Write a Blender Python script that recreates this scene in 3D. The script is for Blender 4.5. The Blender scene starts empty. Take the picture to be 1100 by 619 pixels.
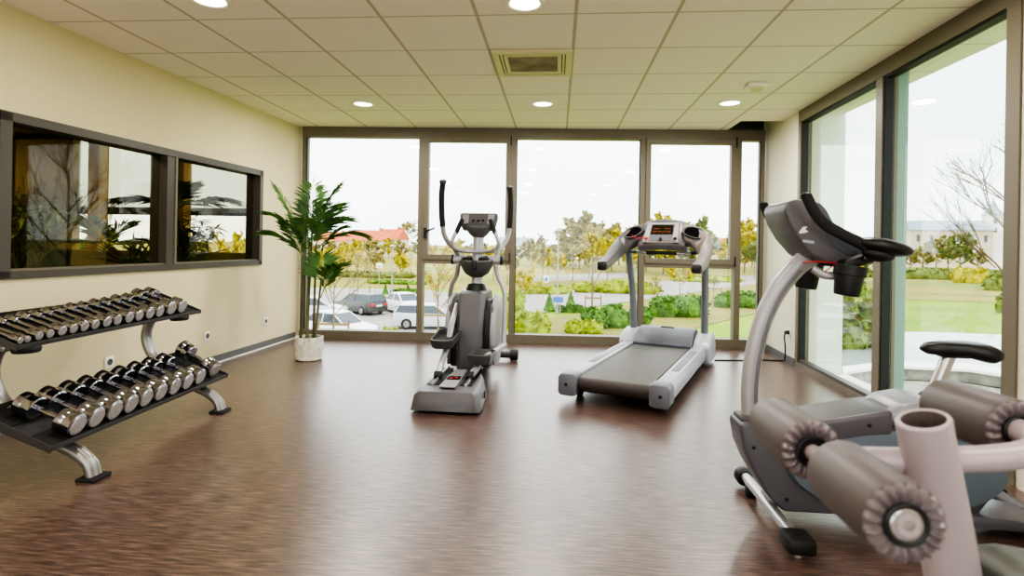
import bpy, bmesh, math, random
from mathutils import Vector, Matrix, Quaternion
V = Vector
PI = math.pi
R = math.radians
rnd = random.Random(7)
scene = bpy.context.scene
COL = scene.collection
CAM_H = 1.18

# ------------------------------------------------------------------ materials
def lin(c):
    out = []
    for v in c:
        v = v / 255.0
        out.append(v / 12.92 if v <= 0.04045 else ((v + 0.055) / 1.055) ** 2.4)
    return (out[0], out[1], out[2], 1.0)

def N(nt, t, **kw):
    n = nt.nodes.new(t)
    for k, v in kw.items():
        setattr(n, k, v)
    return n

def mat(name, col, rough=0.5, metal=0.0, noise=None, bump=None, spec=0.5, stretch=(1, 1, 1), col2=None, emit=0.0, coat=0.0):
    """Principled material; noise=(scale, amount) varies the colour, bump=(scale, strength)."""
    m = bpy.data.materials.new(name)
    m.use_nodes = True
    nt = m.node_tree
    b = nt.nodes['Principled BSDF']
    b.inputs['Base Color'].default_value = lin(col)
    b.inputs['Roughness'].default_value = rough
    b.inputs['Metallic'].default_value = metal
    b.inputs['Specular IOR Level'].default_value = spec
    b.inputs['Coat Weight'].default_value = coat
    b.inputs['Coat Roughness'].default_value = 0.3 if 'floor' in name else 0.05
    if emit:
        b.inputs['Emission Color'].default_value = lin(col)
        b.inputs['Emission Strength'].default_value = emit
    if noise or bump:
        tc = N(nt, 'ShaderNodeTexCoord')
        mp = N(nt, 'ShaderNodeMapping')
        mp.inputs['Scale'].default_value = stretch
        nt.links.new(tc.outputs['Object'], mp.inputs['Vector'])
    if noise:
        nz = N(nt, 'ShaderNodeTexNoise')
        nz.inputs['Scale'].default_value = noise[0]
        nz.inputs['Detail'].default_value = 5
        nt.links.new(mp.outputs['Vector'], nz.inputs['Vector'])
        rp = N(nt, 'ShaderNodeValToRGB')
        rp.color_ramp.elements[0].position = 0.3
        rp.color_ramp.elements[1].position = 0.7
        a = noise[1]
        c2 = col2 if col2 else tuple(min(255, v * (1 + a)) for v in col)
        c1 = col if col2 else tuple(v * (1 - a) for v in col)
        rp.color_ramp.elements[0].color = lin(c1)
        rp.color_ramp.elements[1].color = lin(c2)
        nt.links.new(nz.outputs['Fac'], rp.inputs['Fac'])
        nt.links.new(rp.outputs['Color'], b.inputs['Base Color'])
    if bump:
        nb = N(nt, 'ShaderNodeTexNoise')
        nb.inputs['Scale'].default_value = bump[0]
        nb.inputs['Detail'].default_value = 4
        nt.links.new(mp.outputs['Vector'], nb.inputs['Vector'])
        bp = N(nt, 'ShaderNodeBump')
        bp.inputs['Strength'].default_value = bump[1]
        bp.inputs['Distance'].default_value = 0.01
        nt.links.new(nb.outputs['Fac'], bp.inputs['Height'])
        nt.links.new(bp.outputs['Normal'], b.inputs['Normal'])
    return m

def glass_mat(name, tint, refl=0.06):
    m = bpy.data.materials.new(name)
    m.use_nodes = True
    nt = m.node_tree
    nt.nodes.clear()
    out = N(nt, 'ShaderNodeOutputMaterial')
    tr = N(nt, 'ShaderNodeBsdfTransparent')
    tr.inputs['Color'].default_value = lin(tint)
    gl = N(nt, 'ShaderNodeBsdfGlossy')
    gl.inputs['Roughness'].default_value = 0.02
    lw = N(nt, 'ShaderNodeLayerWeight')
    lw.inputs['Blend'].default_value = 0.5
    pw = N(nt, 'ShaderNodeMath', operation='POWER')
    pw.inputs[1].default_value = 5.0
    nt.links.new(lw.outputs['Facing'], pw.inputs[0])
    mu = N(nt, 'ShaderNodeMath', operation='MULTIPLY_ADD')
    mu.inputs[1].default_value = 0.9 if 'inner' not in name else 0.22
    mu.inputs[2].default_value = refl
    mu.use_clamp = True
    mx = N(nt, 'ShaderNodeMixShader')
    nt.links.new(pw.outputs[0], mu.inputs[0])
    nt.links.new(mu.outputs[0], mx.inputs[0])
    nt.links.new(tr.outputs[0], mx.inputs[1])
    nt.links.new(gl.outputs[0], mx.inputs[2])
    nt.links.new(mx.outputs[0], out.inputs['Surface'])
    return m

def floor_mat():
    m = mat('floor_vinyl', (110, 84, 70), 0.30, spec=1.0, coat=0.3)
    nt = m.node_tree
    b = nt.nodes['Principled BSDF']
    tc = N(nt, 'ShaderNodeTexCoord')
    def nz(sc, det, stretch):
        mp = N(nt, 'ShaderNodeMapping')
        mp.inputs['Scale'].default_value = stretch
        nt.links.new(tc.outputs['Object'], mp.inputs['Vector'])
        n = N(nt, 'ShaderNodeTexNoise')
        n.inputs['Scale'].default_value = sc
        n.inputs['Detail'].default_value = det
        nt.links.new(mp.outputs['Vector'], n.inputs['Vector'])
        return n
    n1 = nz(1.0, 5, (9, 105, 1))
    n2 = nz(1.0, 3, (0.8, 2.2, 1))
    rp = N(nt, 'ShaderNodeValToRGB')
    e = rp.color_ramp.elements
    e[0].position, e[0].color = 0.37, lin((64, 46, 40))
    e[1].position, e[1].color = 0.65, lin((130, 104, 93))
    k = rp.color_ramp.elements.new(0.5)
    k.color = lin((95, 71, 63))
    nt.links.new(n1.outputs['Fac'], rp.inputs['Fac'])
    mx = N(nt, 'ShaderNodeMix', data_type='RGBA', blend_type='MULTIPLY')
    mx.inputs[0].default_value = 0.25
    nt.links.new(rp.outputs['Color'], mx.inputs[6])
    nt.links.new(n2.outputs['Fac'], mx.inputs[7])
    nt.links.new(mx.outputs[2], b.inputs['Base Color'])
    bp = N(nt, 'ShaderNodeBump')
    bp.inputs['Strength'].default_value = 0.10
    bp.inputs['Distance'].default_value = 0.002
    nt.links.new(n1.outputs['Fac'], bp.inputs['Height'])
    nt.links.new(bp.outputs['Normal'], b.inputs['Normal'])
    return m

def ceiling_mat():
    m = mat('ceiling_tile', (196, 184, 166), 0.9)
    nt = m.node_tree
    b = nt.nodes['Principled BSDF']
    tc = N(nt, 'ShaderNodeTexCoord')
    sp = N(nt, 'ShaderNodeSeparateXYZ')
    nt.links.new(tc.outputs['Object'], sp.inputs[0])
    def line(sock, off, w):
        a = N(nt, 'ShaderNodeMath', operation='SUBTRACT'); a.inputs[1].default_value = off
        nt.links.new(sock, a.inputs[0])
        d = N(nt, 'ShaderNodeMath', operation='DIVIDE'); d.inputs[1].default_value = 0.6
        nt.links.new(a.outputs[0], d.inputs[0])
        f = N(nt, 'ShaderNodeMath', operation='FRACT')
        nt.links.new(d.outputs[0], f.inputs[0])
        s = N(nt, 'ShaderNodeMath', operation='SUBTRACT'); s.inputs[1].default_value = 0.5
        nt.links.new(f.outputs[0], s.inputs[0])
        ab = N(nt, 'ShaderNodeMath', operation='ABSOLUTE')
        nt.links.new(s.outputs[0], ab.inputs[0])
        g = N(nt, 'ShaderNodeMath', operation='GREATER_THAN'); g.inputs[1].default_value = 0.5 - w / 1.2
        nt.links.new(ab.outputs[0], g.inputs[0])
        return g
    gx = line(sp.outputs[0], 0.088, 0.022)
    gy = line(sp.outputs[1], 3.391, 0.014)
    mxm = N(nt, 'ShaderNodeMath', operation='MAXIMUM')
    nt.links.new(gx.outputs[0], mxm.inputs[0])
    nt.links.new(gy.outputs[0], mxm.inputs[1])
    mx = N(nt, 'ShaderNodeMix', data_type='RGBA')
    mx.inputs[6].default_value = lin((240, 229, 221))
    mx.inputs[7].default_value = lin((192, 180, 166))
    nt.links.new(mxm.outputs[0], mx.inputs[0])
    nt.links.new(mx.outputs[2], b.inputs['Base Color'])
    return m

M = {}
def setup_materials():
    M['floor'] = floor_mat()
    M['ceiling'] = ceiling_mat()
    M['wall'] = mat('wall_cream', (214, 202, 166), 0.8, noise=(1.2, 0.015))
    M['wall_in'] = mat('wall_pale', (220, 214, 198), 0.8, noise=(1.2, 0.015))
    M['frame'] = mat('window_frame_taupe', (112, 104, 90), 0.45, spec=0.4)
    M['frame_dark'] = mat('window_frame_dark', (74, 68, 62), 0.45)
    M['seal'] = mat('black_seal', (20, 20, 20), 0.6)
    M['glass'] = glass_mat('clear_glass', (248, 251, 249), 0.035)
    M['glass_side'] = glass_mat('side_glass', (240, 247, 243), 0.05)
    M['glass_room'] = glass_mat('inner_glass', (226, 226, 210), 0.035)
    M['skirt'] = mat('skirting_grey', (104, 104, 102), 0.5)
    M['white'] = mat('white_plastic', (235, 232, 224), 0.45)
    M['black'] = mat('black_plastic', (24, 23, 24), 0.45)
    M['blackm'] = mat('black_rubber', (30, 28, 28), 0.75)
    M['hollow_shade'] = mat('hollow_shade_black', (14, 13, 14), 0.95, spec=0.05)  # black stands for the shade down in the cup wells
    M['foam'] = mat('black_foam', (38, 36, 38), 0.8, bump=(300, 0.15))
    M['chrome'] = mat('chrome', (164, 164, 172), 0.14, 1.0)
    M['plate'] = mat('brushed_plate', (178, 174, 174), 0.42, 0.6, noise=(40, 0.06))
    M['steel'] = mat('rack_steel', (150, 148, 146), 0.33, 0.75)
    M['tray'] = mat('rack_tray_grey', (84, 83, 84), 0.4, 0.5)
    M['silver'] = mat('silver_paint', (166, 163, 166), 0.35, 0.35)
    M['silverm'] = mat('silver_metal', (190, 188, 188), 0.25, 0.85)
    M['tgrey'] = mat('treadmill_grey', (106, 107, 116), 0.4, 0.1)
    M['tlight'] = mat('treadmill_light', (170, 171, 179), 0.35, 0.1)
    M['tdark'] = mat('console_grey', (92, 88, 91), 0.42, 0.1)
    M['twarm'] = mat('console_warm_grey', (126, 115, 113), 0.42, 0.1)
    M['belt'] = mat('running_belt', (82, 78, 74), 0.55, noise=(60, 0.1), spec=0.5)
    M['beltd'] = mat('running_belt_end', (48, 38, 36), 0.5)
    M['egrey'] = mat('trainer_grey', (94, 91, 95), 0.42, 0.15)
    M['elight'] = mat('trainer_light_grey', (150, 149, 153), 0.4, 0.15)
    M['edark'] = mat('trainer_dark_grey', (78, 76, 78), 0.45, 0.1)
    M['screen'] = mat('screen_dark', (30, 22, 20), 0.2)
    M['amber'] = mat('amber_glow', (132, 66, 36), 0.4, emit=0.03)
    M['red'] = mat('red_plastic', (190, 40, 44), 0.4)
    M['bgrey'] = mat('bike_grey', (92, 90, 97), 0.35, 0.2)
    M['bhood'] = mat('bike_hood_grey', (142, 141, 150), 0.35, 0.2)
    M['bblue'] = mat('bike_disc_blue_grey', (98, 110, 122), 0.38, 0.1)
    M['bface'] = mat('bike_console_face', (84, 88, 100), 0.4)
    M['leather'] = mat('black_leather', (26, 25, 27), 0.35, bump=(60, 0.08))
    M['pink'] = mat('painted_frame_pinkish', (172, 158, 162), 0.4, 0.1)
    M['tube_in'] = mat('tube_inside', (104, 92, 88), 0.7)
    M['pad'] = mat('roller_vinyl', (86, 78, 78), 0.45, bump=(25, 0.06))
    M['padend'] = mat('roller_vinyl_end', (112, 101, 104), 0.3)
    M['seatpad'] = mat('bench_vinyl', (96, 98, 92), 0.5)
    M['pot'] = mat('pot_stone', (222, 218, 210), 0.8, noise=(22, 0.10), bump=(28, 0.9))
    M['soil'] = mat('soil', (62, 48, 36), 0.95, noise=(60, 0.4))
    M['stem'] = mat('palm_stem', (92, 88, 60), 0.6, noise=(18, 0.35), stretch=(1, 1, 0.15))
    M['stemg'] = mat('palm_stalk_green', (92, 118, 52), 0.55)
    M['leaf'] = mat('palm_leaf', (70, 108, 48), 0.4, noise=(6, 0.25))
    M['leaf2'] = mat('plant_leaf_dark', (58, 78, 40), 0.5, noise=(6, 0.3))
    M['leaf3'] = mat('plant_leaf_olive', (104, 110, 52), 0.5, noise=(6, 0.3))
    M['lamp'] = mat('lamp_diffuser', (255, 246, 230), 0.5, emit=4.0)
    M['vent'] = mat('vent_cream', (214, 204, 172), 0.5)
    M['ventin'] = mat('vent_filter', (140, 128, 112), 0.9, noise=(5, 0.2))
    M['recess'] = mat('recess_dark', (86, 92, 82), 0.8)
    # outside
    M['grass'] = mat('lawn', (112, 140, 10), 0.9, noise=(0.22, 0.1), col2=(138, 158, 16))
    M['field'] = mat('far_field', (150, 132, 60), 0.9, noise=(0.05, 0.1), col2=(116, 124, 44))
    M['rough'] = mat('rough_bank', (140, 120, 60), 0.95, noise=(0.5, 0.2), col2=(112, 124, 46))
    M['asphalt'] = mat('asphalt', (150, 144, 140), 0.9, noise=(0.6, 0.05))
    M['gravel'] = mat('pale_path', (224, 218, 200), 0.9, noise=(1, 0.05))
    M['water'] = mat('pond_water', (170, 178, 182), 0.06, noise=(0.3, 0.03), bump=(0.6, 0.12))
    M['stone'] = mat('garden_stone', (150, 146, 138), 0.9, noise=(3, 0.15))
    M['coping'] = mat('white_coping', (240, 238, 232), 0.8)
    M['facade'] = mat('facade_white', (222, 226, 220), 0.7)
    M['soffit'] = mat('soffit_green_grey', (112, 138, 100), 0.7)
    M['finglass'] = mat('facade_glass_strip', (122, 148, 136), 0.3)
    M['bark'] = mat('bark', (118, 100, 70), 0.9, noise=(8, 0.25))
    M['barkd'] = mat('bark_brown', (96, 78, 56), 0.9, noise=(8, 0.25))
    M['yleaf'] = mat('autumn_yellow_leaf', (184, 170, 30), 0.8, noise=(0.8, 0.15))
    M['oleaf'] = mat('autumn_orange_leaf', (196, 130, 36), 0.8, noise=(0.8, 0.15))
    M['tleaf'] = mat('tan_leaf', (146, 136, 74), 0.8, noise=(0.8, 0.2))
    M['gleaf'] = mat('olive_leaf', (108, 118, 50), 0.8, noise=(0.8, 0.2))
    M['hleaf'] = mat('hedge_leaf', (98, 128, 32), 0.8, noise=(1.5, 0.25))
    M['hleafd'] = mat('dark_hedge_leaf', (78, 112, 36), 0.8, noise=(1.5, 0.25))
    M['yhleaf'] = mat('yellow_green_leaf', (140, 152, 34), 0.8, noise=(1.5, 0.2))
    M['stake'] = mat('stake_wood', (140, 116, 84), 0.9)
    M['roof'] = mat('red_roof', (196, 110, 72), 0.9, noise=(0.5, 0.08))
    M['slate'] = mat('slate_roof', (150, 162, 174), 0.8)
    M['brick'] = mat('pale_brick', (206, 186, 172), 0.9, noise=(0.8, 0.06))
    M['render'] = mat('white_render', (232, 226, 220), 0.9)
    M['glz'] = mat('dark_glazing', (84, 92, 98), 0.25)
    M['post'] = mat('lamp_post_grey', (150, 158, 160), 0.5)
    M['signb'] = mat('sign_blue', (60, 110, 190), 0.5)
    M['carw'] = mat('car_white', (232, 234, 238), 0.25, coat=0.5)
    M['card'] = mat('car_dark_green', (62, 64, 62), 0.3, coat=0.5)
    M['cars'] = mat('car_silver', (196, 200, 206), 0.28, 0.3, coat=0.5)
    M['cargl'] = mat('car_glass', (66, 76, 86), 0.12)
    M['tyre'] = mat('tyre', (38, 38, 40), 0.8)
    M['tail'] = mat('tail_lamp', (196, 44, 40), 0.3)
    M['ochre'] = mat('ochre_wood', (176, 134, 56), 0.6, noise=(3, 0.1), stretch=(4, 4, 0.5))
    M['olive'] = mat('olive_wall', (140, 116, 62), 0.9)
    M['sheet'] = mat('reflected_sky_grey', (176, 180, 180), 0.9)
    M['planter'] = mat('planter_dark', (78, 74, 50), 0.8)

# ------------------------------------------------------------------ mesh builder
class MB:
    def __init__(s):
        s.v = []; s.f = []
    def add(s, vs, fs):
        o = len(s.v)
        s.v.extend([tuple(p) for p in vs])
        s.f.extend([tuple(i + o for i in f) for f in fs])
        return s
    def from_bm(s, bm):
        bm.verts.index_update()
        s.add([v.co[:] for v in bm.verts], [[v.index for v in f.verts] for f in bm.faces])
        bm.free()
        return s
    def box(s, c, d, bev=0.0, rot=None, seg=2):
        bm = bmesh.new()
        bmesh.ops.create_cube(bm, size=1)
        for v in bm.verts:
            v.co = V((v.co.x * d[0], v.co.y * d[1], v.co.z * d[2]))
        if bev:
            bmesh.ops.bevel(bm, geom=bm.edges[:], offset=bev, segments=seg, affect='EDGES', profile=0.5)
        for v in bm.verts:
            v.co = (rot @ v.co if rot else v.co) + V(c)
        return s.from_bm(bm)
    def hexa(s, p):
        return s.add(p, [(3, 2, 1, 0), (4, 5, 6, 7), (0, 1, 5, 4), (1, 2, 6, 5), (2, 3, 7, 6), (3, 0, 4, 7)])
    def prism(s, poly, o, u, v, w, d0, d1, bev=0.0, seg=2):
        """2-D outline poly in the plane (u, v) through o, extruded along w from d0 to d1."""
        o, u, v, w = V(o), V(u), V(v), V(w)
        bm = bmesh.new()
        a = [bm.verts.new(o + u * p[0] + v * p[1] + w * d0) for p in poly]
        b = [bm.verts.new(o + u * p[0] + v * p[1] + w * d1) for p in poly]
        n = len(poly)
        bm.faces.new(a); bm.faces.new(b[::-1])
        for i in range(n):
            j = (i + 1) % n
            bm.faces.new((a[j], a[i], b[i], b[j]))
        bmesh.ops.recalc_face_normals(bm, faces=bm.faces[:])
        if bev:
            es = [e for e in bm.edges if e.calc_face_angle(0) > 0.35]
            bmesh.ops.bevel(bm, geom=es, offset=bev, segments=seg, affect='EDGES', profile=0.5, clamp_overlap=True)
        return s.from_bm(bm)
    def loft(s, secs, cap=True, closed=True):
        n = len(secs[0]); o = len(s.v)
        for sec in secs:
            s.v.extend([tuple(p) for p in sec])
        for i in range(len(secs) - 1):
            for j in range(n if closed else n - 1):
                k = (j + 1) % n
                s.f.append((o + i * n + j, o + i * n + k, o + (i + 1) * n + k, o + (i + 1) * n + j))
        if cap and closed:
            s.f.append(tuple(o + j for j in range(n))[::-1])
            s.f.append(tuple(o + (len(secs) - 1) * n + j for j in range(n)))
        return s
    def cyl(s, p0, p1, r0, r1=None, n=20, cap=True):
        p0, p1 = V(p0), V(p1)
        r1 = r0 if r1 is None else r1
        d = (p1 - p0).normalized()
        a = d.orthogonal().normalized(); b = d.cross(a)
        ring = lambda p, r: [p + (a * math.cos(2 * PI * i / n) + b * math.sin(2 * PI * i / n)) * r for i in range(n)]
        return s.loft([ring(p0, r0), ring(p1, r1)], cap)
    def lathe(s, prof, o, d, n=28, wob=None):
        """prof: list of (radius, height along d)"""
        o, d = V(o), V(d).normalized()
        a = d.orthogonal().normalized(); b = d.cross(a)
        secs = []
        for k, (r, h) in enumerate(prof):
            sec = []
            for i in range(n):
                t = 2 * PI * i / n
                rr = r; hh = h
                if wob:
                    rr, hh = wob(k, t, r, h)
                sec.append(o + d * hh + (a * math.cos(t) + b * math.sin(t)) * max(rr, 1e-4))
            secs.append(sec)
        return s.loft(secs, True)
    def tube(s, pts, r, n=12, steps=6, ry=None, up=None, cap=True, smooth=True):
        """swept tube through pts (Catmull-Rom); r number or list per point; ry: second radius."""
        P = [V(p) for p in pts]
        m = len(P)
        rs = list(r) if isinstance(r, (list, tuple)) else [r] * m
        ry = rs if ry is None else (list(ry) if isinstance(ry, (list, tuple)) else [ry] * m)
        Q, A, B = [], [], []
        if smooth and m > 2:
            for i in range(m - 1):
                p0 = P[i - 1] if i else P[0] * 2 - P[1]
                p3 = P[i + 2] if i + 2 < m else P[-1] * 2 - P[-2]
                for k in range(steps):
                    t = k / steps
                    q = 0.5 * (2 * P[i] + (P[i + 1] - p0) * t + (2 * p0 - 5 * P[i] + 4 * P[i + 1] - p3) * t * t + (3 * P[i] - p0 - 3 * P[i + 1] + p3) * t ** 3)
                    Q.append(q); A.append(rs[i] * (1 - t) + rs[i + 1] * t); B.append(ry[i] * (1 - t) + ry[i + 1] * t)
            Q.append(P[-1]); A.append(rs[-1]); B.append(ry[-1])
        else:
            Q, A, B = P, rs, ry
        secs = []
        T = [(Q[min(i + 1, len(Q) - 1)] - Q[max(i - 1, 0)]).normalized() for i in range(len(Q))]
        u = V(up) if up else T[0].orthogonal()
        for i, q in enumerate(Q):
            u = (u - T[i] * u.dot(T[i]))
            u = u.normalized() if u.length > 1e-6 else T[i].orthogonal().normalized()
            w = T[i].cross(u)
            secs.append([q + u * (A[i] * math.cos(2 * PI * k / n)) + w * (B[i] * math.sin(2 * PI * k / n)) for k in range(n)])
        return s.loft(secs, cap)
    def ell(s, c, rad, nu=20, nv=12, rot=None, z0=-1.0, z1=1.0):
        c = V(c); secs = []
        for i in range(nv + 1):
            z = z0 + (z1 - z0) * i / nv
            ph = math.asin(max(-1, min(1, z)))
            rr = max(math.cos(ph), 0.01)
            sec = []
            for k in range(nu):
                t = 2 * PI * k / nu
                p = V((rad[0] * rr * math.cos(t), rad[1] * rr * math.sin(t), rad[2] * z))
                sec.append(c + (rot @ p if rot else p))
            secs.append(sec)
        return s.loft(secs, True)
    def leaf(s, p, d, nrm, L, w, droop=0.0):
        """pointed leaf blade of four quads folded on the midrib"""
        p, d = V(p), V(d).normalized()
        side = d.cross(V(nrm))
        side = side.normalized() if side.length > 1e-5 else d.orthogonal().normalized()
        dn = V((0, 0, -1))
        m1 = p + d * (L * 0.45) + dn * (droop * L * 0.15)
        t = p + d * L + dn * (droop * L * 0.6)
        s.add([p, m1 + side * w, t, m1 - side * w], [(0, 1, 2), (0, 2, 3)])
        return s
    def cloud(s, n, fn, size, flat=0.0):
        for _ in range(n):
            p = V(fn())
            a = V((rnd.gauss(0, 1), rnd.gauss(0, 1), rnd.gauss(0, 1) * (1 - flat))).normalized()
            b = a.orthogonal().normalized()
            b.rotate(Quaternion(a, rnd.uniform(0, 2 * PI)))
            q = size * rnd.uniform(0.6, 1.3)
            s.add([p - a * q, p + b * q * 0.6, p + a * q, p - b * q * 0.6], [(0, 1, 2, 3)])
        return s
    def build(s, name, m, parent=None, smooth=True, ang=35, label=None):
        me = bpy.data.meshes.new(name)
        me.from_pydata(s.v, [], s.f)
        me.validate(clean_customdata=False)
        me.materials.append(m)
        if smooth:
            for p in me.polygons:
                p.use_smooth = True
            try:
                me.set_sharp_from_angle(angle=R(ang))
            except Exception:
                pass
        me.update()
        o = bpy.data.objects.new(name, me)
        COL.objects.link(o)
        if parent is not None:
            o.parent = parent
        if label:
            o['label'] = label
        return o

def recalc(o):
    bm = bmesh.new(); bm.from_mesh(o.data)
    bmesh.ops.recalc_face_normals(bm, faces=bm.faces[:])
    bm.to_mesh(o.data); bm.free()
    return o

def tag(o, label=None, cat=None, group=None, kind=None):
    if label: o['label'] = label
    if cat: o['category'] = cat
    if group: o['group'] = group
    if kind: o['kind'] = kind
    return o

def thing(name, label, cat, loc=(0, 0, 0), rz=0.0, group=None):
    o = bpy.data.objects.new(name, None)
    COL.objects.link(o)
    o.location = loc
    o.rotation_euler = (0, 0, rz)
    o.empty_display_size = 0.1
    return tag(o, label, cat, group)

def dup(o, label=None, group=None, parent=None):
    c = o.copy()
    COL.objects.link(c)
    if parent is not None:
        c.parent = parent
    if label: c['label'] = label
    if group: c['group'] = group
    for ch in list(o.children):
        dup(ch, parent=c)
    return c

def struct(name, mb, m, parent=None, smooth=False):
    o = mb.build(name, m, parent, smooth)
    if parent is None:
        o['kind'] = 'structure'
    return o

# camera maths: the ground point that the photographer sees at a pixel
F_PX, YAW, ROLL, SHIFT = 603.4, 0.0805, 0.0168, 46.7
def ray(px, py):
    u = (px - 550) / F_PX
    v = (309.5 - SHIFT - py) / F_PX
    c, s = math.cos(ROLL), math.sin(ROLL)
    u, v = u * c - v * s, u * s + v * c
    cy, sy = math.cos(YAW), -math.sin(YAW)
    return V((u * cy + sy, -u * sy + cy, v))
GZ = -3.9
def gp(px, py, z=GZ):
    r = ray(px, py)
    k = (z - CAM_H) / r.z
    return V((r.x * k, r.y * k, z))
def at_depth(px, py, Y):
    r = ray(px, py)
    k = Y / r.y
    return V((r.x * k, Y, CAM_H + r.z * k))
# ------------------------------------------------------------------ the room
HC = 2.573
def LX(y): return -3.158 + 0.0461 * (y - 6.7)
def RX(y): return 2.447 + 0.0354 * (y - 6.7)
def BY(x): return 6.74 + 0.04 * x

def lslab(mb, y0, y1, z0, z1, n0, n1):
    """slab along the left wall; n = offset into the room"""
    p = []
    for z in (z0, z1):
        for (y, n) in ((y0, n0), (y0, n1), (y1, n1), (y1, n0)):
            p.append((LX(y) + n, y, z))
    return mb.hexa(p)
def rslab(mb, y0, y1, z0, z1, n0, n1):
    """slab along the right wall; n = offset out of the room"""
    p = []
    for z in (z0, z1):
        for (y, n) in ((y0, n0), (y0, n1), (y1, n1), (y1, n0)):
            p.append((RX(y) + n, y, z))
    return mb.hexa(p)
def bslab(mb, x0, x1, z0, z1, n0, n1):
    """slab along the back wall; n = offset out of the room"""
    p = []
    for z in (z0, z1):
        for (x, n) in ((x0, n0), (x0, n1), (x1, n1), (x1, n0)):
            p.append((x, BY(x) + n, z))
    return mb.hexa(p)

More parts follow.
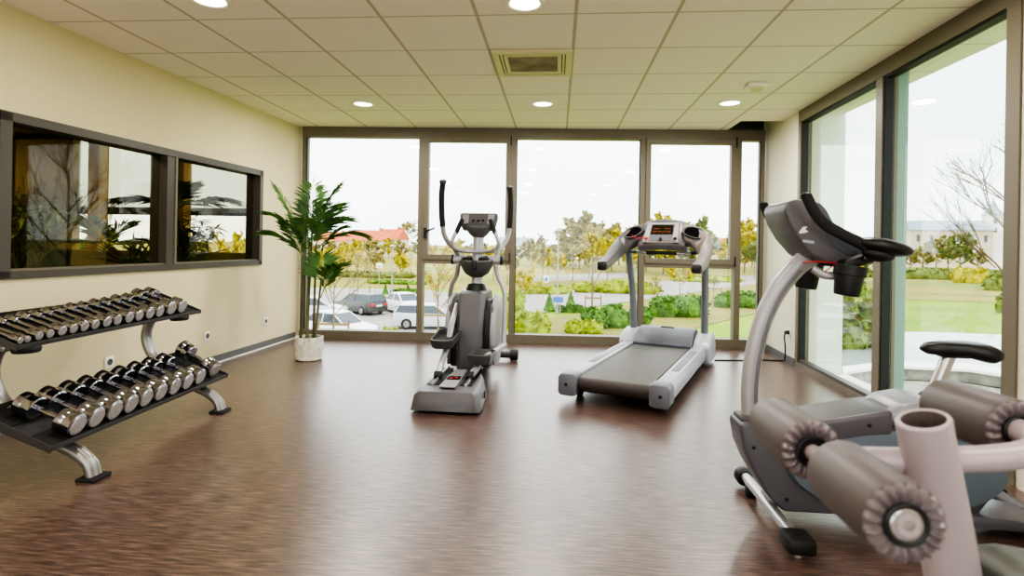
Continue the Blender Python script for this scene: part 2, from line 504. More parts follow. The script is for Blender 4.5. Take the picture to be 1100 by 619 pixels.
def build_room():
    # floor and ceiling
    struct('floor', MB().hexa([(-3.75, -2.6, -0.12), (2.75, -2.6, -0.12), (2.62, 7.0, -0.12), (-3.75, 7.0, -0.12),
                               (-3.75, -2.6, 0), (2.75, -2.6, 0), (2.62, 7.0, 0), (-3.75, 7.0, 0)]), M['floor'])
    c = MB()
    c.hexa([(-3.8, -2.6, HC), (2.9, -2.6, HC), (2.9, 6.33, HC), (-3.8, 6.33, HC), (-3.8, -2.6, 2.9), (2.9, -2.6, 2.9), (2.9, 6.33, 2.9), (-3.8, 6.33, 2.9)])
    c.hexa([(-3.8, 6.33, HC), (1.98, 6.33, HC), (1.98, 7.0, HC), (-3.8, 7.0, HC), (-3.8, 6.33, 2.9), (1.98, 6.33, 2.9), (1.98, 7.0, 2.9), (-3.8, 7.0, 2.9)])
    struct('ceiling', c, M['ceiling'])
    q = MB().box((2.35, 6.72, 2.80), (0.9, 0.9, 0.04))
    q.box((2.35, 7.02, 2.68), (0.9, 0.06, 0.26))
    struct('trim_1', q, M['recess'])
    # left wall with the opening of the inner window
    w = MB()
    OY0, OY1, OZ0, OZ1 = 3.09, 5.83, 0.925, 1.925
    lslab(w, -2.6, OY0, 0, HC, -0.14, 0)
    lslab(w, OY1, 6.75, 0, HC, -0.14, 0)
    lslab(w, OY0, OY1, 0, OZ0, -0.14, 0)
    lslab(w, OY0, OY1, OZ1, HC, -0.14, 0)
    struct('wall_left', w, M['wall'])
    b = MB(); lslab(b, -2.5, 6.58, 0.014, 0.075, 0, 0.014)
    struct('baseboard_left', b, M['skirt'])
    b = MB(); lslab(b, -2.5, 6.58, 0, 0.014, 0, 0.018)
    struct('trim_2', b, M['white'])
    # right wall: pier by the corner, and the wall running on past the big window
    w = MB()
    rslab(w, 5.88, 7.0, 0, 2.8, 0, 0.2)
    rslab(w, -2.6, 3.02, 0, HC, 0, 0.2)
    struct('wall_right', w, M['wall_in'])
    b = MB(); rslab(b, 5.9, 6.8, 0, 0.07, -0.014, 0)
    struct('baseboard_right', b, M['skirt'])
    # end wall behind the camera
    w = MB(); w.box((-0.4, -2.65, 0.15), (7.2, 0.12, 0.3)); w.box((-0.4, -2.65, 2.5), (7.2, 0.12, 0.2))
    w.box((-3.75, -2.65, 1.3), (0.5, 0.12, 2.6)); w.box((2.75, -2.65, 1.3), (0.6, 0.12, 2.6))
    struct('wall_near', w, M['wall'])
    g = bpy.data.objects.new('added_rear_window', None); COL.objects.link(g); g['kind'] = 'structure'  # added, unseen glazing that lights the ceiling and machines from behind
    for x in (-3.45, -1.5, 0.5, 2.4):
        MB().box((x, -2.64, 1.35), (0.08, 0.1, 2.12)).build('mullion', M['frame'], g, smooth=False)
    MB().box((-0.5, -2.65, 1.35), (5.9, 0.008, 2.1)).build('pane', M['glass'], g, smooth=False)

    # ---------------- back glazing
    g = bpy.data.objects.new('window_1', None); COL.objects.link(g); g['kind'] = 'structure'
    f = MB()
    bslab(f, -3.11, 2.42, 2.45, HC, -0.02, 0.10)            # head
    bslab(f, -3.11, 2.42, 0.0, 0.105, -0.03, 0.10)          # sill
    bslab(f, -3.11, -3.065, 0.1, 2.46, -0.01, 0.10)
    bslab(f, 2.375, 2.42, 0.1, 2.46, -0.01, 0.10)
    f.build('frame', M['frame'], g, smooth=False)
    for x in (-1.645, -0.535, 1.0, 2.115):
        q = MB(); bslab(q, x - 0.033, x + 0.033, 0.1, 2.46, -0.02, 0.10)
        q.build('mullion', M['frame'], g, smooth=False)
    for (x0, x1) in ((-1.612, -0.568), (1.033, 2.082)):
        q = MB(); bslab(q, x0, x1, 0.935, 0.985, -0.02, 0.10)
        q.build('transom', M['frame'], g, smooth=False)
        # opening sash over the transom
        q = MB(); s = 0.058
        bslab(q, x0, x1, 2.40, 2.455, -0.035, 0.05)
        bslab(q, x0, x1, 0.985, 1.045, -0.035, 0.05)
        bslab(q, x0, x0 + s, 1.045, 2.40, -0.035, 0.05)
        bslab(q, x1 - s, x1, 1.045, 2.40, -0.035, 0.05)
        sh = q.build('sash', M['frame'], g, smooth=False)
        for z in (1.02, 2.42):
            h = MB(); bslab(h, x1 - 0.006, x1 + 0.006, z - 0.06, z + 0.06, -0.05, -0.034)
            h.build('hinge', M['seal'], sh, smooth=False)
        hz = 1.31
        if x0 < 0:
            h = MB()
            bslab(h, x0 + 0.01, x0 + 0.045, hz - 0.075, hz + 0.055, -0.05, -0.034)
            yb = BY(x0) - 0.065
            h.tube([(x0 + 0.028, yb + 0.02, hz + 0.005), (x0 + 0.028, yb, hz + 0.005), (x0 + 0.15, yb - 0.01, hz + 0.05)], 0.011, n=8, smooth=False)
            h.build('handle', M['black'], sh)
        p = MB(); bslab(p, x0 + s, x1 - s, 1.045, 2.40, 0.005, 0.011)
        p.build('pane', M['glass'], sh, smooth=False)
        p = MB(); bslab(p, x0, x1, 0.1, 0.935, 0.03, 0.036)
        p.build('pane', M['glass'], g, smooth=False)
    for (x0, x1) in ((-3.065, -1.678), (-0.502, 0.967), (2.148, 2.375)):
        p = MB(); bslab(p, x0, x1, 0.1, 2.46, 0.03, 0.036)
        p.build('pane', M['glass'], g, smooth=False)
        q = MB()
        bslab(q, x0, x0 + 0.008, 0.1, 2.45, 0.0, 0.028); bslab(q, x1 - 0.008, x1, 0.1, 2.45, 0.0, 0.028)
        q.build('seal', M['seal'], g, smooth=False)

    # ---------------- big side window
    g = bpy.data.objects.new('window_2', None); COL.objects.link(g); g['kind'] = 'structure'
    f = MB()
    rslab(f, 3.02, 5.885, 2.455, HC, -0.012, 0.10)
    rslab(f, 3.02, 5.885, 0.0, 0.055, -0.012, 0.10)
    rslab(f, 3.02, 3.115, 0.05, 2.46, -0.012, 0.10)
    rslab(f, 5.825, 5.885, 0.05, 2.46, -0.012, 0.10)
    f.build('frame', M['frame'], g, smooth=False)
    f = MB(); rslab(f, 4.31, 4.40, 0.05, 2.46, -0.012, 0.10)
    f.build('mullion', M['frame'], g, smooth=False)
    f = MB()
    rslab(f, 4.405, 5.82, 0.055, 0.085, 0.0, 0.06); rslab(f, 3.12, 4.305, 0.055, 0.085, 0.0, 0.06)
    f.build('glazing_bead', M['frame_dark'], g, smooth=False)
    f = MB()
    for y in (4.296, 5.81, 3.118):
        rslab(f, y, y + 0.012, 0.05, 2.455, 0.0, 0.06)
    rslab(f, 3.12, 4.305, 2.44, 2.455, 0.0, 0.06); rslab(f, 4.405, 5.82, 2.44, 2.455, 0.0, 0.06)
    f.build('seal', M['seal'], g, smooth=False)
    for (y0, y1) in ((3.115, 4.31), (4.40, 5.825)):
        p = MB(); rslab(p, y0, y1, 0.055, 2.455, 0.07, 0.078)
        p.build('pane', M['glass_side'], g, smooth=False)

    # ---------------- inner window in the left wall
    g = bpy.data.objects.new('window_3', None); COL.objects.link(g); g['kind'] = 'structure'
    f = MB(); t = 0.05
    lslab(f, OY0 - 0.01, OY1 + 0.01, OZ1 - t, OZ1 + 0.008, -0.14, 0.018)
    lslab(f, OY0 - 0.01, OY1 + 0.01, OZ0 - 0.008, OZ0 + t * 0.8, -0.14, 0.018)
    lslab(f, OY0 - 0.01, OY0 + 0.062, OZ0, OZ1, -0.14, 0.018)
    lslab(f, OY1 - 0.045, OY1 + 0.01, OZ0, OZ1, -0.14, 0.018)
    f.build('frame', M['frame_dark'], g, smooth=False)
    f = MB(); lslab(f, 4.44, 4.53, OZ0, OZ1, -0.14, 0.01)
    f.build('mullion', M['frame_dark'], g, smooth=False)
    f = MB(); lslab(f, 4.53, 4.555, OZ0, OZ1, -0.10, 0.016)
    f.build('mullion_cap', M['frame'], g, smooth=False)
    f = MB(); lslab(f, OY0 + 0.06, OY1 - 0.045, OZ0 + t * 0.8, OZ0 + t * 0.8 + 0.012, -0.08, 0.0)
    f.build('glazing_bead', M['frame'], g, smooth=False)
    for (y0, y1) in ((OY0 + 0.06, 4.44), (4.555, OY1 - 0.045)):
        p = MB(); lslab(p, y0, y1, OZ0 + 0.03, OZ1 - 0.03, -0.066, -0.06)
        p.build('pane', M['glass_room'], g, smooth=False)

    # ---------------- what the inner window looks into: a planted gallery with its own glazing
    w = MB()
    w.box((-6.6, 2.0, 1.3), (6.0, 0.1, 2.8)); w.box((-9.3, 4.4, 1.3), (0.1, 5.0, 2.8))
    struct('wall_gallery', w, M['olive'])
    struct('floor_gallery', MB().box((-6.4, 4.4, -0.06), (5.9, 4.9, 0.12)), M['olive'])
    struct('ceiling_gallery', MB().box((-6.4, 4.4, 2.62), (5.9, 4.9, 0.1)), M['olive'])
    w = MB(); w.box((-6.3, 6.86, 0.48), (5.95, 0.12, 1.08)); w.box((-6.3, 6.86, 2.52), (5.95, 0.12, 0.14)); w.box((-7.8, 6.86, 1.3), (3.05, 0.12, 2.5))
    struct('wall_gallery_back', w, M['olive'])
    for k, x in enumerate((-5.92, -4.79, -7.2, -3.5)):
        o = struct('trim_%d' % (k + 3), MB().box((x, 6.8, 1.78), (0.17 if k else 0.15, 0.16, 1.56)), M['ochre'])
    bl = MB().box((-6.3, 6.9, 1.99), (5.9, 0.01, 0.9))
    o = bl.build('sky_reflection_sheet', M['sheet'], None, smooth=False)  # translucent sheet imitates grey sky reflected in the inner glass
    m = M['sheet']; nt = m.node_tree; b = nt.nodes['Principled BSDF']
    tr = N(nt, 'ShaderNodeBsdfTransparent'); mx = N(nt, 'ShaderNodeMixShader'); mx.inputs[0].default_value = 0.5
    tl = N(nt, 'ShaderNodeBsdfTranslucent'); tl.inputs['Color'].default_value = lin((190, 196, 198))
    nt.links.new(tr.outputs[0], mx.inputs[1]); nt.links.new(tl.outputs[0], mx.inputs[2])
    nt.links.new(mx.outputs[0], nt.nodes['Material Output'].inputs['Surface'])
    tag(o, 'pale grey translucent reflected sky blind over the gallery window behind the inner glass', 'sheet')
    br = MB().box((-6.3, 6.89, 1.535), (5.9, 0.03, 0.10)).build('bottom_bar', M['edark'], o, smooth=False)

    # ---------------- outside of the building beside the big side window
    struct('trim_7', MB().hexa([(2.55, 2.0, 2.62), (2.83, 2.0, 2.62), (2.93, 6.05, 2.62), (2.6, 6.05, 2.62), (2.55, 2.0, 2.95), (2.83, 2.0, 2.95), (2.93, 6.05, 2.95), (2.6, 6.05, 2.95)]), M['soffit'])
    struct('trim_8', MB().box((2.76, 6.07, -0.6), (0.34, 0.1, 6.5)), M['facade'])
    struct('trim_9', MB().box((2.545, 4.42, 1.2), (0.09, 0.03, 2.9)), M['finglass'])
    struct('trim_10', MB().box((2.75, 4.4, -0.16), (0.45, 3.2, 0.14)), M['coping'])

# ------------------------------------------------------------------ fittings
def build_fittings():
    # ceiling lights: seen ones first
    seen = [(-2.03, 3.10, 'round recessed downlight cut by the top edge near the left wall'),
            (-0.21, 3.22, 'round recessed downlight nearest the camera above the square vent'),
            (-1.967, 5.50, 'far left round downlight shining near the left back corner'),
            (-0.166, 5.52, 'middle round downlight of the far row beyond the square vent'),
            (1.62, 5.51, 'right round downlight of the far row beside the white smoke detector')]
    proto = None
    def light(x, y, label):
        nonlocal proto
        if proto is None:
            t = thing('ceiling_light', label, 'ceiling light', (x, y, HC), 0, 'round downlights in the ceiling')
            rim = MB().lathe([(0.088, -0.001), (0.088, -0.010), (0.096, -0.014), (0.112, -0.010), (0.115, 0.0)], (0, 0, 0), (0, 0, 1), 36)
            rim.build('rim', M['white'], t)
            MB().lathe([(0.088, -0.006), (0.06, -0.008), (0.001, -0.009)], (0, 0, 0), (0, 0, 1), 36).build('diffuser', M['lamp'], t)
            proto = t
        else:
            t = dup(proto, label)
            t.location = (x, y, HC)
        l = bpy.data.lights.new('lamp', 'AREA'); l.shape = 'DISK'; l.size = 0.17; l.energy = LAMP_W
        l.color = (1.0, 0.94, 0.86)
        lo = bpy.data.objects.new('lamp', l); COL.objects.link(lo); lo.parent = t; lo.location = (0, 0, -0.02)
    for a in seen:
        light(*a)
    # added unseen lamps carry the grid on, to brighten the room
    for x, y in ((1.6, 3.2), (-2.0, 0.85), (-0.2, 0.85), (1.6, 0.85), (-2.0, -1.4), (-0.2, -1.4), (1.6, -1.4)):
        l = bpy.data.lights.new('lamp', 'AREA'); l.shape = 'DISK'; l.size = 0.17; l.energy = LAMP_W
        l.color = (1.0, 0.94, 0.86)
        lo = bpy.data.objects.new('added_room_lamp', l); COL.objects.link(lo); lo.location = (x, y, HC - 0.02)
    for x, y in ((-4.4, 3.0), (-7.6, 3.2), (-7.6, 5.6)):  # added unseen lamps that brighten the gallery planting
        l = bpy.data.lights.new('lamp', 'AREA'); l.shape = 'DISK'; l.size = 0.2; l.energy = 22; l.color = (1, .93, .8)
        lo = bpy.data.objects.new('added_gallery_lamp', l); COL.objects.link(lo); lo.location = (x, y, 2.55)
    # ceiling vent
    t = thing('ceiling_vent', 'square cream ventilation grille with grey filter set in the ceiling', 'vent', (-0.205, 4.29, HC))
    def ring(a, b, z0, z1):
        q = MB()
        for (c, d) in (((0, (a + b) / 2, 0), 0), ((0, -(a + b) / 2, 0), 0), (((a + b) / 2, 0, 0), 1), ((-(a + b) / 2, 0, 0), 1)):
            w = b - a
            q.box((c[0], c[1], (z0 + z1) / 2), (2 * b, w, z1 - z0) if not d else (w, 2 * a, z1 - z0))
        return q
    ring(0.245, 0.29, -0.02, 0.0).build('frame', M['vent'], t, smooth=False)
    ring(0.222, 0.236, -0.015, 0.0).build('louvre', M['vent'], t, smooth=False)
    ring(0.185, 0.212, -0.018, 0.0).build('louvre', M['vent'], t, smooth=False)
    MB().box((0, 0, -0.003), (0.56, 0.56, 0.004)).build('backing', M['edark'], t, smooth=False)
    MB().box((0, 0, -0.008), (0.37, 0.37, 0.006)).build('filter', M['ventin'], t, smooth=False)
    # smoke detector
    t = thing('smoke_detector', 'small white smoke detector on the ceiling near the right window', 'detector', (1.66, 4.90, HC))
    MB().box((0, 0, -0.018), (0.17, 0.13, 0.035), 0.012).build('housing', M['white'], t)
    MB().lathe([(0.055, 0), (0.055, -0.02), (0.04, -0.03), (0.001, -0.032)], (0.0, 0, -0.03), (0, 0, 1), 24).build('sensor', M['vent'], t)
    # sockets
    def socket(x, y, z, rz, label):
        t = thing('wall_socket', label, 'socket', (x, y, z), rz, 'white wall sockets')
        MB().box((0.004, 0, 0), (0.008, 0.082, 0.082), 0.003).build('plate', M['white'], t)
        MB().lathe([(0.024, 0.0085), (0.024, 0.011), (0.02, 0.0095), (0.001, 0.009)], (0, 0, 0), (1, 0, 0), 24).build('insert', M['edark'], t)
        return t
    socket(LX(3.898), 3.898, 0.262, 0, 'white wall socket seen between the two rack shelves')
    socket(LX(4.982), 4.982, 0.282, 0, 'white wall socket just right of the dumbbell rack')
    socket(LX(5.952), 5.952, 0.291, 0, 'white wall socket on the left wall nearest the palm')
    socket(RX(6.06), 6.06, 0.315, PI, 'white wall socket on the right pier holding the black plug')
    # treadmill mains lead
    t = thing('power_cable', 'thin black mains lead crossing the floor from treadmill to the right socket', 'cable')
    x = RX(6.06)
    MB().tube([(x - 0.02, 6.06, 0.315), (x - 0.055, 6.05, 0.28), (x - 0.045, 6.05, 0.15), (x - 0.04, 6.07, 0.04), (x - 0.05, 6.11, 0.008), (x - 0.3, 6.12, 0.006), (1.95, 6.07, 0.006), (1.66, 6.03, 0.006)], 0.007, n=8).build('lead', M['black'], t)
    MB().cyl((x - 0.012, 6.06, 0.315), (x - 0.05, 6.06, 0.31), 0.022, 0.016, 16).build('plug', M['black'], t)
# ------------------------------------------------------------------ dumbbell rack
RACK = ((-2.55, 3.12, 0.0), R(2.0))
def build_rack():
    t = thing('dumbbell_rack', 'grey steel two-shelf dumbbell rack with curved legs along the left wall', 'rack', *RACK)
    for y in (-0.55, 0.55):
        q = MB()
        q.tube([(0.285, y, 0.012), (0.262, y, 0.075), (0.20, y, 0.125), (0.11, y, 0.165), (0.0, y, 0.222), (-0.115, y, 0.292), (-0.205, y, 0.385), (-0.245, y, 0.485),
                (-0.235, y, 0.575), (-0.19, y, 0.66)], 0.038, n=16, ry=0.030, up=(0, 1, 0))
        for s in (-1, 1):                                   # the raised ridges of the pressed tube
            q.tube([(0.31, y + s * 0.012, 0.02), (0.286, y + s * 0.012, 0.085), (0.216, y + s * 0.012, 0.147)], 0.008, n=8)
        leg = q.build('leg', M['steel'], t)
        MB().box((0.285, y, 0.008), (0.10, 0.115, 0.016), 0.006).build('foot_plate', M['blackm'], leg)
        MB().box((-0.235, y, 0.645), (0.16, 0.05, 0.03), 0.008, Matrix.Rotation(R(18), 3, 'Y')).build('bracket', M['steel'], leg)
    def shelf(x0, z0, depth, ang, y0, y1, lip):
        u = V((-math.cos(ang), 0, math.sin(ang)))           # up the slope, towards the wall
        n = V((math.sin(ang), 0, math.cos(ang)))            # out of the tray
        prof = [(0, lip), (0, -0.012), (depth, -0.012), (depth, lip + 0.02), (depth - 0.006, lip + 0.02), (depth - 0.006, -0.004), (0.006, -0.004), (0.006, lip)]
        tr = MB().prism(prof, (x0, 0, z0), u, n, (0, 1, 0), y0, y1).build('shelf', M['tray'], t, smooth=False)
        for (y, yy) in ((y0, y0 - 0.006), (y1 + 0.006, y1)):
            MB().prism([(-0.004, -0.014), (depth + 0.004, -0.014), (depth + 0.004, lip + 0.024), (-0.004, lip + 0.004)], (x0, 0, z0), u, n, (0, 1, 0), yy, y).build('end_plate', M['tray'], tr, smooth=False)
        ln = MB()
        for (a, b) in ((0.01, 0.135), (depth - 0.15, depth - 0.012)):
            ln.prism([(a, -0.003), (b, -0.003), (b, 0.003), (a, 0.003)], (x0, 0, z0), u, n, (0, 1, 0), y0 + 0.01, y1 - 0.01)
        ln.build('liner', M['blackm'], tr, smooth=False)
        return u, n
    shelf(0.232, 0.205, 0.40, R(20), -0.735, 0.72, 0.012)
    shelf(-0.01, 0.652, 0.34, R(18), -0.66, 0.78, 0.010)
    for y in (-0.56, 0.62):
        MB().lathe([(0.001, -0.045), (0.055, -0.043), (0.062, -0.025), (0.055, -0.01), (0.03, 0.0), (0.001, 0.0)], (-0.06, y, 0.654), (0.0, 0, 1), 24).build('bumper', M['blackm'], t)

ORD = ['first', 'second', 'third', 'fourth', 'fifth', 'sixth', 'seventh', 'eighth', 'ninth', 'tenth', 'eleventh', 'twelfth', 'thirteenth', 'fourteenth', 'fifteenth', 'sixteenth']
def dumbbell(rh, lh, hl, rb, label, group):
    """built along local X, resting with its head bottoms on z = 0"""
    t = thing('dumbbell', label, 'dumbbell', group=group)
    for s in (-1, 1):
        x0 = s * hl / 2; x1 = s * (hl / 2 + lh)
        b = rh * 0.10
        prof = [(0.001, 0), (rh - b, 0), (rh, b), (rh, lh * 0.42), (rh * 0.975, lh * 0.46), (rh * 0.975, lh * 0.54), (rh, lh * 0.58), (rh, lh - b), (rh - b, lh), (rh * 0.86, lh + 0.001), (0.001, lh + 0.001)]
        h = MB().lathe(prof, (x0, 0, rh), (s, 0, 0), 28).build('head', M['chrome'], t)
        MB().lathe([(rh * 0.84, lh + 0.001), (rh * 0.82, lh + 0.0035), (rh * 0.4, lh + 0.0035), (rh * 0.38, lh + 0.0025), (0.001, lh + 0.0025)], (x0, 0, rh), (s, 0, 0), 28).build('end_plate', M['plate'], h)
    g = MB().lathe([(rb * 0.9, -hl / 2), (rb, -hl / 2 + 0.012), (rb * 0.95, -hl / 4), (rb * 1.15, 0), (rb * 0.95, hl / 4), (rb, hl / 2 - 0.012), (rb * 0.9, hl / 2)], (0, 0, rh), (1, 0, 0), 16)
    g.build('handle', M['chrome'], t)
    return t

def build_dumbbells():
    cz, sz = math.cos(RACK[1]), math.sin(RACK[1])
    def place(t, xl, yw, zl, ang, yaw=0.0):
        yl = (yw - 3.12) / cz
        t.location = (RACK[0][0] + xl * cz - yl * sz, RACK[0][1] + xl * sz + yl * cz, zl)
        t.rotation_euler = (0, ang, RACK[1] + yaw)
    top = [2.492, 2.53, 2.592, 2.655, 2.727, 2.798, 2.87, 2.945, 3.03, 3.11, 3.205, 3.29, 3.385, 3.478, 3.592, 3.705]
    rad = [.0185, .025, .029, .031, .034, .037, .041, .050]
    a = R(18)
    protos = {}
    for i, y in enumerate(top):
        key = i // 2
        rh = rad[key]; lh = 0.034 + rh * 0.9; hl = 0.125; rb = 0.010 + rh * 0.1
        if i < 2:
            lab = ('smallest chrome dumbbell, at the near end of the top shelf', 'second smallest chrome dumbbell beside the near end of the top shelf')[i]
        elif i == 15:
            lab = 'chrome dumbbell at the far right end of the top shelf'
        else:
            lab = 'chrome dumbbell on the top rack shelf, %s from its far right end' % ORD[15 - i]
        if key not in protos:
            protos[key] = d = dumbbell(rh, lh, hl, rb, lab, 'chrome dumbbells on the top shelf')
        else:
            d = dup(protos[key], lab)
        L = hl / 2 + lh
        s = 0.022 + L                                       # centre distance up the slope from the front lip
        place(d, -0.01 - s * math.cos(a), y - 0.0, 0.652 + s * math.sin(a) + 0.004, a)
    bot = [2.535, 2.652, 2.775, 2.893, 3.013, 3.138, 3.266, 3.394, 3.525]
    a = R(20)
    p = None
    for i, y in enumerate(bot):
        lab = 'chrome dumbbell on the bottom rack shelf, %s from its near end' % ORD[i]
        if i == 0:
            lab = 'large chrome dumbbell at the near left end of the bottom shelf'
        if p is None:
            p = d = dumbbell(0.056, 0.092, 0.125, 0.016, lab, 'chrome dumbbells on the bottom shelf')
        else:
            d = dup(p, lab)
        s = 0.02 + 0.0625 + 0.092
        place(d, 0.232 - s * math.cos(a), y, 0.205 + s * math.sin(a) + 0.004, a)
    d = dup(p, 'chrome dumbbell lying askew at the far right end of the bottom shelf')
    place(d, 0.232 - 0.185 * math.cos(a), 3.735, 0.205 + 0.185 * math.sin(a) + 0.03, R(29), R(-8))
# ------------------------------------------------------------------ potted palm
def frond(base, d, L, droop, nl, ll, lw, mb_r, mb_l, rr=0.006):
    """arching rachis with two rows of leaflets"""
    d = V(d).normalized(); base = V(base)
    pts = []
    K = 12
    for i in range(K + 1):
        t = i / K
        pts.append(base + d * (L * t) + V((0, 0, -1)) * (droop * L * t * t))
    mb_r.tube(pts, [rr * (1 - 0.8 * i / K) for i in range(K + 1)], n=5, steps=1, smooth=False)
    for i in range(nl):
        t = 0.22 + 0.78 * (i + 0.5) / nl
        k = min(int(t * K), K - 1); fr = t * K - k
        p = pts[k].lerp(pts[k + 1], fr)
        tan = (pts[k + 1] - pts[k]).normalized()
        side = tan.cross(V((0, 0, 1)))
        side = side.normalized() if side.length > 0.05 else V((1, 0, 0))
        upn = side.cross(tan).normalized()
        l = ll * (0.55 + 0.9 * math.sin(PI * min(1, 0.12 + 0.83 * t)) ** 0.8) * rnd.uniform(0.9, 1.1)
        for s in (-1, 1):
            f = 0.55 + 0.9 * t
            dd = (side * s * 1.0 + tan * f + upn * rnd.uniform(0.1, 0.35)).normalized()
            mb_l.leaf(p, dd, upn, l, lw, 0.55 + rnd.uniform(-0.15, 0.2))
    dd = (pts[-1] - pts[-2]).normalized()
    mb_l.leaf(pts[-1], dd, V((0, 0, 1)), ll * 0.8, lw, 0.3)

def build_palm():
    t = thing('potted_palm', 'tall green palm in a white textured round pot by the back left corner', 'plant', (-2.455, 5.43, 0))
    def wob(k, a, r, h):
        return r * (1 + 0.022 * math.sin(7 * a + 40 * h) + 0.018 * math.sin(13 * a - 63 * h)) if k < 7 else r, h
    pot = MB().lathe([(0.115, 0.0), (0.128, 0.01), (0.131, 0.05), (0.133, 0.10), (0.134, 0.15), (0.135, 0.20), (0.136, 0.225), (0.128, 0.23), (0.12, 0.225), (0.118, 0.19), (0.001, 0.19)], (0, 0, 0), (0, 0, 1), 64, wob)
    pot.build('pot', M['pot'], t)
    MB().lathe([(0.118, 0.195), (0.07, 0.205), (0.001, 0.208)], (0, 0, 0), (0, 0, 1), 32).build('soil', M['soil'], t)
    stems = [((-0.075, -0.03), (-0.05, -0.02), 1.18), ((-0.035, 0.03), (0.0, 0.03), 1.30), ((0.0, -0.05), (0.01, -0.05), 1.22), ((0.035, 0.02), (0.03, 0.06), 1.15), ((0.07, -0.02), (0.13, -0.04), 0.78)]
    for (b, e, h) in stems:
        MB().tube([(b[0], b[1], 0.19), ((b[0] * .6 + e[0] * .4), (b[1] * .6 + e[1] * .4), 0.19 + (h - 0.19) * 0.45), (e[0], e[1], h)], [0.015, 0.012, 0.009], n=10).build('stem', M['stem'], t)
    # (start x, y, z), direction, length, droop
    F = [((-0.05, -0.02, 1.12), (-0.36, -0.10, 1.0), 0.78, 0.20), ((-0.05, -0.02, 1.12), (-0.55, -0.15, 1.0), 0.64, 0.36),
         ((-0.05, -0.02, 1.02), (-0.62, -0.30, 0.9), 0.56, 0.36), ((0.0, 0.03, 1.25), (-0.10, 0.25, 1.0), 0.62, 0.16),
         ((0.0, 0.03, 1.25), (0.34, 0.12, 1.0), 0.72, 0.26), ((0.01, -0.05, 1.18), (0.50, -0.25, 1.0), 0.66, 0.34),
         ((0.01, -0.05, 1.15), (0.62, -0.1, 0.9), 0.64, 0.42), ((0.03, 0.06, 1.10), (0.75, 0.25, 0.82), 0.64, 0.46),
         ((0.03, 0.06, 1.15), (0.22, 0.45, 1.0), 0.62, 0.26), ((0.01, -0.05, 1.05), (0.10, -0.45, 1.0), 0.56, 0.34),
         ((0.0, 0.03, 1.1), (0.02, -0.15, 1.0), 0.56, 0.18), ((0.03, 0.06, 1.0), (0.42, 0.20, 1.0), 0.58, 0.36), ((-0.05, -0.02, 0.95), (-0.22, -0.3, 1.0), 0.56, 0.26),
         ((0.13, -0.04, 0.70), (0.10, -0.20, 1.0), 0.42, 0.18), ((0.13, -0.04, 0.74), (0.48, -0.15, 0.95), 0.38, 0.36), ((0.13, -0.04, 0.62), (0.24, 0.25, 1.0), 0.42, 0.26)]
    for (b, d, L, dr) in F:
        r_, l_ = MB(), MB()
        frond(b, d, L, dr, 23, 0.20, 0.0075, r_, l_)
        fo = r_.build('frond', M['stemg'], t)
        l_.build('leaflets', M['leaf'], fo, smooth=False)

